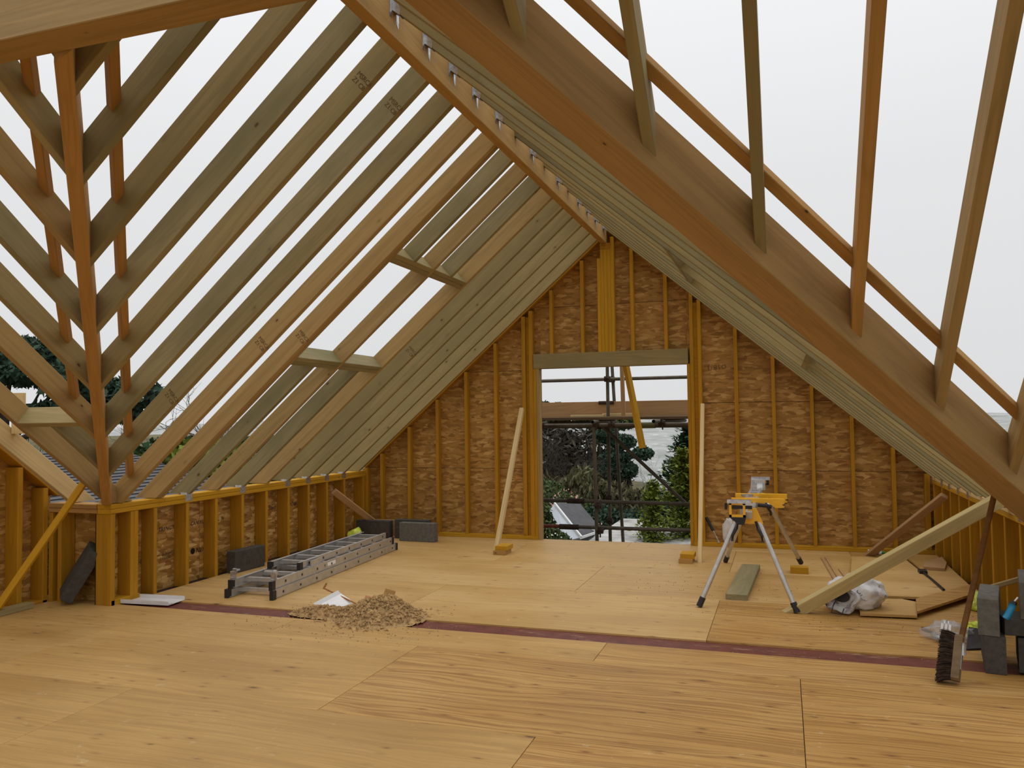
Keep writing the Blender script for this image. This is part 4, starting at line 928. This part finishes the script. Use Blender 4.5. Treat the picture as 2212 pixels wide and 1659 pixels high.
tube('transom', (-2.28, 9.93, 1.425), (-2.28, 11.4, 1.425)); tube('transom', (-1.50, 9.86, 1.425), (-1.30, 11.45, 1.425)); tube('transom', (-3.06, 10.0, 1.412), (-2.55, 11.4, 1.412), 'tube'); tube('transom', (-4.4, 9.95, 1.42), (-4.4, 11.4, 1.42)); tube('transom', (-.2, 9.95, 1.42), (-.2, 11.4, 1.42))
for p in ((-2.28, 10.14, 1.40), (-1.44, 10.14, 1.40), (-3.02, 10.14, 1.39), (-2.33, 11.12, 2.02), (-2.35, 11.55, 2.03), (-2.26, 10.1, .36), (-2.325, 11.08, .355), (-2.25, 10.12, .04), (-2.325, 11.08, .04), (-2.40, 10.9, 1.36), (-2.08, 10.16, 1.385)): coupler(p)
m = MB(); m.tube([(-2.80, 10.60, .357), (-2.56, 10.60, .355)], .036, 10); m.build('sleeve_coupler', 'coupler', sc)
m = MB(); m.tube([(-2.86, 10.40, .034), (-2.60, 10.40, .034)], .036, 10); m.build('sleeve_coupler', 'coupler', sc)
m = MB(); m.tube([(-1.76, 10.15, 1.374), (-1.52, 10.15, 1.376)], .040, 10); m.build('sleeve_coupler', 'lf_olive', sc)
for i in range(5):
    timber('scaffold_board', (-5.4, 10.35+.235*i, 1.449), (.7, 10.35+.235*i, 1.449+.003*i), .225, .038, 'grey_timber', sc, upv=(0, 0, 1))
timber('toe_board', (-5.4, 11.33, 1.49), (.7, 11.33, 1.495), .038, .215, 'pink', sc)
m = MB(); m.tube([(-2.50, 11.31, 1.69), (-2.28, 11.31, 1.69)], .026, 10); m.build('toe_board_clip', 'coupler', sc)
stick('pinkish upright batten standing on the scaffold boards outside', (-2.062, 10.9, 1.489), (-2.09, 10.93, 3.0), .052, .05, 'pink', (0, -1, 0), name='timber_batten', cat='timber')
stick('yellow timber hanging aslant outside the doorway with a notched edge', (-1.637, 9.98, 1.10), (-1.905, 10.0, 2.55), .055, .075, 'yellow', (-.6, -1, 0), name='yellow_timber', cat='timber')
stick('pale batten lying on the scaffold boards, left one', (-2.88, 11.2, 1.49), (-2.40, 11.2, 1.49), .10, .03, 'pale', name='loose_batten', cat='batten')
stick('pale batten lying on the scaffold boards, right one', (-2.42, 11.22, 1.492), (-1.96, 11.22, 1.492), .10, .045, 'pale', name='loose_batten', cat='batten')

# ------------------------------------------------------------------ land
def gz(x, y):
    r_ = math.hypot(x, y)
    z = -4.6
    if y > 16 or r_ > 24: z -= min(6.0, max(0, (y-16))*.09)
    z += max(0, min(1, (y-26)/40))*max(0, min(1, (-x-1-.05*y)/16))*6.2
    z += max(0, min(1, (-x-12)/30))*3.5
    z -= max(0, min(1, (y-60)/80))*9
    return z+.5*mnoise.noise(V((x*.06, y*.06, 0)))
m = MB(); vs = []; n_ = 90; xs_ = [-160+280*i/(n_-1) for i in range(n_)]; ys_ = [-40+200*((j/(n_-1))) for j in range(n_)]
for y in ys_:
    for x in xs_: vs.append((x, y, gz(x, y)))
tag(mesh('ground', vs, [(j*n_+i, j*n_+i+1, (j+1)*n_+i+1, (j+1)*n_+i) for j in range(n_-1) for i in range(n_-1)], 'field', smooth=True), 'rough grassy ground sloping away below the loft', kind='structure')
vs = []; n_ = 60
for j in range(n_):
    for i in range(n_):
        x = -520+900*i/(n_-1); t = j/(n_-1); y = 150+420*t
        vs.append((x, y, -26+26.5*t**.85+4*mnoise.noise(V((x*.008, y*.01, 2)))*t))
tag(mesh('hills', vs, [(j*n_+i, j*n_+i+1, (j+1)*n_+i+1, (j+1)*n_+i) for j in range(n_-1) for i in range(n_-1)], 'town', smooth=True), 'distant hillside in painted pale haze, dotted with white houses', kind='structure')

# ------------------------------------------------------------------ trees and shrubs
def leafcards(m, pts, size, rr, mi=0, aspect=1.6, updir=None, spread=1.0):
    for p in pts:
        if updir is None: a = V((rr.uniform(-1, 1), rr.uniform(-1, 1), rr.uniform(-1, 1))).normalized()
        else: a = (V(updir)+V((rr.uniform(-1, 1), rr.uniform(-1, 1), rr.uniform(-1, 1)))*spread).normalized()
        b = a.cross(V((rr.uniform(-1, 1), rr.uniform(-1, 1), rr.uniform(-1, 1)))).normalized(); s_ = size*rr.uniform(.6, 1.3)
        a = a*s_*aspect; b = b*s_*.5; p = V(p)
        m.add([p-a*.5, p+b, p+a*.5, p-b], [(0, 1, 2, 3)], mi)
def blob_pts(c, r, n_, rr, hollow=.55):
    out = []
    for _ in range(n_):
        d = V((rr.gauss(0, 1), rr.gauss(0, 1), rr.gauss(0, 1))).normalized(); k = hollow+(1-hollow)*rr.random()**.6
        out.append(V(c)+V((d.x*r[0]*k, d.y*r[1]*k, d.z*r[2]*k)))
    return out
def bush(name, label, base, blobs, size, mat, n_, seed, cat='shrub', trunk=None, updir=None, spread=1.0, aspect=1.6, extra=None, group=None):
    rr = random.Random(seed); o = empty(name, base, label, cat, group); m = MB()
    tot = sum(b[1][0]*b[1][2] for b in blobs)
    for c, r in blobs:
        pts = blob_pts(V(base)+V(c), r, int(n_*r[0]*r[2]/tot), rr)
        leafcards(m, pts, size, rr, 0, aspect, updir, spread)
    f = m.build('foliage', mat, o); f['kind'] = 'stuff'
    if trunk:
        m = MB()
        for a, b, r0 in trunk: m.tube([V(base)+V(a), V(base)+(V(a)+V(b))*.5+V((rr.uniform(-.1, .1), 0, 0)), V(base)+V(b)], r0, 7, r1=r0*.5)
        m.build('trunk', 'bark', o)
    if extra:
        m = MB()
        for c, r, k, sz, mt in extra: leafcards(m, blob_pts(V(base)+V(c), r, k, rr, .8), sz, rr, 0, 1.1)
        m.build('blossom', extra[0][4], o)['kind'] = 'stuff'
    return o
def conifer(name, label, base, h, rad, mat, seed, nb=150, per=26, size=.16, droop=-.25, lo=.04, power=.8):
    rr = random.Random(seed); o = empty(name, base, label, 'tree'); m = MB(); B = V(base)
    for i in range(nb):
        t = lo+(1-lo)*(i/nb); L = rad*(1-t)**power*rr.uniform(.72, 1.12)+.08; az = rr.uniform(0, 2*math.pi); d = V((math.cos(az), math.sin(az), 0)); z = t*h
        for k in range(per):
            s_ = (k+rr.random())/per; q = B+d*(L*s_)+V((0, 0, z+droop*L*s_*s_+.18*L*max(0, s_-.75)*4))+V((rr.gauss(0, .09), rr.gauss(0, .09), rr.gauss(0, .06)))*(.6+L)
            a = (d*rr.uniform(.4, 1)+V((rr.uniform(-.6, .6), rr.uniform(-.6, .6), rr.uniform(-.3, .7)))).normalized(); b = a.cross(V((rr.uniform(-.5, .5), rr.uniform(-.5, .5), 1))).normalized(); sz = size*rr.uniform(.6, 1.4)
            m.add([q-a*sz*.7, q+b*sz*.42, q+a*sz*.9, q-b*sz*.42], [(0, 1, 2, 3)])
    f = m.build('foliage', mat, o); f['kind'] = 'stuff'
    m = MB(); m.tube([B+V((0, 0, -.3)), B+V((0, 0, h*.85))], .05*h/2+.04, 8, r1=.02); m.build('trunk', 'bark', o); return o
def bare(name, label, base, h, seed, mat='twig', depth=6, r0=.12, spread=.55, group=None, lean=(0, 0, 1)):
    rr = random.Random(seed); o = empty(name, base, label, 'tree', group); tr_ = MB(); tw = MB()
    def grow(p, d, L, r_, k):
        q = p+d*L; mid = p+d*L*.5+V((rr.gauss(0, 1), rr.gauss(0, 1), rr.gauss(0, 1)))*L*.05
        (tr_ if k > depth-2 else tw).tube([p, mid, q], r_, 5 if k > depth-3 else 3, r1=r_*.62, caps=False)
        if k == 0: return
        for _ in range(3 if rr.random() < .45 else 2):
            nd = (d+V((rr.gauss(0, 1), rr.gauss(0, 1), rr.gauss(0, .7)))*spread+V((0, 0, .12))).normalized()
            grow(q if rr.random() < .7 else mid, nd, L*rr.uniform(.62, .86), r_*.62, k-1)
    grow(V(base)-V((0, 0, .2)), V(lean).normalized(), h*.26, r0, depth)
    tr_.build('trunk', mat, o); t_ = tw.build('twigs', mat, o); t_['kind'] = 'stuff'; return o
conifer('conifer_tree', 'tall dark green conifer at the right of the doorway view', (-2.95, 29.0, -6.4), 7.55, 2.15, 'lf_dark', 1, 420, 44, .15, -.2, .03, .42)
conifer('conifer_tree', 'yellow-green conifer in front of the tall dark conifer', (-2.60, 22.2, -5.3), 5.85, 1.55, 'lf_gold', 2, 260, 36, .095, -.10, .03, .72)
conifer('conifer_tree', 'lower yellow-green conifer left of the tall dark conifer', (-3.30, 21.2, -5.3), 5.05, .95, 'lf_gold', 3, 190, 32, .085, -.1, .03, .75)
bush('scots_pine', 'dark spreading evergreen behind the scaffold uprights', (-8.8, 43, -8.0), [((-.3, 0, 8.45), (.75, .6, .42)), ((.6, 0, 8.1), (.75, .6, .42)), ((.2, 0, 7.3), (.9, .7, .35)), ((1.65, 0, 7.5), (.6, .5, .38)), ((.3, 0, 6.6), (1.1, .7, .55))], .13, 'lf_pine', 5200, 21, 'tree', [((0, 0, 0), (.2, 0, 8), .16)])
bush('evergreen_tree', 'evergreen treetops on the skyline left of the doorway view', (-19.5, 66, -2.2), [((-1.5, 0, 4.3), (2.6, 2, 1.0)), ((1.2, 0, 4.0), (1.9, 1.6, .9)), ((4.4, 0, 3.7), (2.1, 1.8, 1.0)), ((6.8, 0, 3.3), (1.4, 1.5, .8))], .26, 'lf_green', 5000, 22, 'tree', [((0, 0, 0), (0, 0, 4), .2), ((4, 0, 0), (4.3, 0, 3.6), .2)])
bare('bare_tree', 'tall pale bare tree in the gap beside the tall conifer', (-8.0, 46, -8.6), 9.6, 31, 'twig_pale', 7, .13, .42)
bare('bare_tree', 'pale bare tree behind the hanging yellow timber', (-7.2, 52, -9.0), 9.6, 33, 'twig_pale', 7, .12, .42)
for i, (x, y, sd_) in enumerate(((-11.6, 40, 41), (-10.8, 41, 42), (-10.1, 40, 43), (-12.4, 41, 44), (-9.5, 42, 46))):
    bare('bare_tree', f'{ORD[i]} of the dark bare trees crowding the slope left of the scaffold uprights', (x, y, -5.0), 6.6, sd_, 'bark', 7, .13, .5, 'dark bare trees on the slope')
bush('dark_thicket', 'dark twiggy winter woodland behind the bare trees', (-11.5, 47, -4.5), [((-2.5, 0, 3.8), (2.6, 1.5, 1.9)), ((.2, 0, 3.6), (2.4, 1.5, 1.8)), ((1.6, 0, 2.6), (1.6, 1.5, 1.6)), ((-.5, 0, 1.6), (3.6, 1.5, 1.8))], .17, 'lf_thicket', 6500, 50, 'thicket', aspect=3.5)
bush('brown_scrub', 'brown winter thicket filling the slope below the bare trees', (-9.5, 37, -5.2), [((-2.2, 0, 2.4), (2.6, 2.5, 1.7)), ((.5, 0, 2.1), (2.6, 2.5, 1.7)), ((2.4, 1, 1.6), (2.0, 2, 1.6)), ((-4, 0, 2.6), (2.2, 2, 1.8))], .15, 'lf_brown', 9000, 51, 'thicket', updir=(0, 0, 1), spread=.9, aspect=3.2)
bush('olive_scrub', 'olive brown scrub in the middle of the doorway view', (-6.6, 32, -6.2), [((-1.2, 0, 4.5), (1.0, 1.2, 1.2)), ((.1, 0, 3.9), (1.1, 1.2, 1.2)), ((1.3, 0, 3.6), (1.0, 1.2, 1.2)), ((-.4, 0, 2.9), (1.8, 1.2, 1.2))], .11, 'lf_olive', 7500, 52, 'thicket', updir=(0, 0, 1), spread=.9, aspect=3.0)
bush('green_shrub', 'green shrub behind the pink flowering bush', (-8.4, 30, -5.6), [((-.4, 0, 3.75), (1.1, 1.0, .95)), ((.8, 0, 3.1), (1.0, 1.0, .95)), ((.1, 0, 2.4), (1.7, 1.0, 1.0))], .11, 'lf_green', 6500, 53)
bush('green_hedge', 'dark green hedge beyond the flat grey roof', (-5.3, 29.5, -6.6), [((-1.2, 0, 3.9), (.9, .8, .95)), ((0, 0, 3.8), (.9, .8, .9)), ((1.0, 0, 3.9), (.8, .8, .9))], .11, 'lf_pine', 5200, 54, 'hedge')
bush('flowering_bush', 'bush with pink blossom left of the white gabled house', (-6.45, 24.4, -4.8), [((-.1, 0, 3.35), (.42, .5, .62)), ((.42, 0, 2.75), (.5, .5, .6)), ((.85, 0, 2.45), (.45, .5, .55)), ((.2, 0, 2.2), (.9, .6, .7))], .075, 'lf_green', 4200, 55, 'bush', extra=[((0, -.15, 3.45), (.50, .4, .65), 90, .075, 'bloom'), ((.7, -.25, 2.6), (.65, .5, .6), 110, .06, 'bloom')])
bush('flowering_bush', 'bush with small white flowers at the lower left of the doorway view', (-5.85, 20.2, -4.8), [((-.15, 0, 3.2), (.42, .4, .62)), ((.15, 0, 2.9), (.5, .4, .5)), ((-.2, 0, 3.7), (.3, .3, .4))], .07, 'lf_green', 4200, 56, 'bush', extra=[((.05, -.2, 3.0), (.45, .4, .5), 110, .045, 'bloom_w')])

# white gabled house and the flat roof beside it
hs = empty('white_house', (-5.6, 22.5, -5), 'white house with a steep gable end and slate roof, seen below the scaffold', 'house')
apx = V((-6.17, 22.0, -.95)); eav = V((-5.16, 21.0, -1.72)); dpt = V((.22, 1.5, 0))
m = MB(); m.add([apx, eav, eav+dpt, apx+dpt]+[p_-V((0, 0, .10)) for p_ in (apx, eav, eav+dpt, apx+dpt)], BOXF); m.build('roof', 'slate', hs)
m = MB(); q0 = [apx, eav, eav+V((-.42, -.05, -.10)), apx+V((-.20, -.05, -.24))]; m.add(q0+[p_+V((0, .03, 0)) for p_ in q0], BOXF); m.build('gable_board', 'soffit', hs)
m = MB(); m.bar(apx+V((0, -.06, .01)), eav+V((0, -.06, .01)), .05, .06); m.build('barge_board', 'render', hs)
m = MB(); m.box((-6.0, 21.2, -5), (-5.35, 23.4, -1.85)); m.build('wall', 'render', hs)
m = MB(); m.bar(eav+V((-.05, -.05, -.02)), eav+V((.40, .15, .13)), .06, .06); m.tube([eav+V((.38, .15, .10)), eav+V((.10, .05, -.45))], .035, 8); m.build('gutter', 'render', hs)
ex = empty('flat_roofed_extension', (-4.4, 23, -5), 'low white extension with a wet grey flat roof, beside the white house', 'building')
m = MB(); m.box((-4.75, 18.4, -5), (-2.2, 25.2, -1.96)); m.build('wall', 'render', ex)
m = MB(); m.box((-4.95, 18.2, -1.96), (-2.0, 25.6, -1.78)); m.build('flat_roof', 'flatroof', ex)
m = MB(); m.box((-5.44, 22.0, -5.0), (-4.92, 22.3, -1.62)); m.build('end_wall', 'render', ex)

# ------------------------------------------------------------------ seen through the left rafters
pn = bush('pine_tree', 'big dark pine with bare crooked limbs seen through the left rafters', (-21.5, 18.2, -4.5), [((-.9, 0, 8.1), (2.2, 1.4, .55)), ((.3, 0, 7.5), (1.6, 1.4, .40)), ((2.4, 0, 7.0), (1.4, 1.2, .38)), ((4.0, 0, 6.75), (.9, .9, .42)), ((1.6, 0, 6.45), (1.2, 1, .20)), ((3.3, 0, 6.2), (1.0, 1, .22)), ((-2.0, 0, 6.6), (1.2, 1, .35))], .13, 'lf_pine', 8200, 61, 'tree',
          [((-1.4, 0, 0), (-.9, 0, 6.4), .26), ((-.9, 0, 5.2), (1.0, 0, 6.9), .10), ((-.9, 0, 5.4), (2.6, 0, 6.3), .09), ((1.2, 0, 5.7), (3.7, 0, 6.5), .06), ((-.9, 0, 6.2), (-.6, 0, 7.8), .10), ((-.2, 0, 5.8), (.8, 0, 7.4), .05)], aspect=2.4)
bare('bare_tree', 'bare twiggy tree seen between the left rafters above the knee wall', (-16.0, 19.6, -4.6), 8.4, 71, 'twig', 7, .14, .5)
bare('bare_tree', 'small bare treetop seen under the pine through the left opening', (-24.0, 22.0, -3.5), 6.5, 72, 'twig', 6, .10, .5)
bush('green_shrub', 'leafy green shrub behind the slate roof through the left rafters', (-11.6, 13.2, -4.6), [((0, 0, 5.0), (.8, .7, .75)), ((.7, .5, 4.9), (.7, .7, .8)), ((-.8, 0, 4.7), (.8, .7, .7))], .12, 'lf_gold', 2600, 62)
bush('dark_hedge', 'dark evergreen hedge beyond the leafy shrub through the left rafters', (-15.6, 18.0, -4.6), [((0, 0, 4.9), (1.8, 1.0, .85)), ((1.8, .8, 4.8), (1.6, 1.0, .9))], .16, 'lf_dark', 2600, 63, 'hedge')
nh = empty('neighbour_house', (-12, 11, -4.5), 'house with a grey slate roof close by on the left, seen under the rafters', 'house')
e0, e1, r0_, r1_ = V((-8.6, 7.0, -.02)), V((-8.6, 12.6, -.02)), V((-12.6, 7.0, .98)), V((-12.6, 12.6, .98))
rows_ = 26
for k in range(rows_):
    a = k/rows_; b = (k+1)/rows_+.012; m = MB(); n_ = V((.24, 0, .97))
    p = [e0.lerp(r0_, a)+n_*.022, e1.lerp(r1_, a)+n_*.022, e1.lerp(r1_, b), e0.lerp(r0_, b)]
    m.add(p+[q-n_*.02 for q in p], BOXF); m.build('slate_course', 'slate', nh)
m = MB(); m.box((-16.4, 7.2, -4.5), (-8.9, 12.4, -.12)); m.add([(-16.6, 7.0, -.05), (-16.6, 12.6, -.05), (-12.6, 12.6, .95), (-12.6, 7.0, .95)], [(0, 1, 2, 3)]); m.build('wall', 'render', nh)
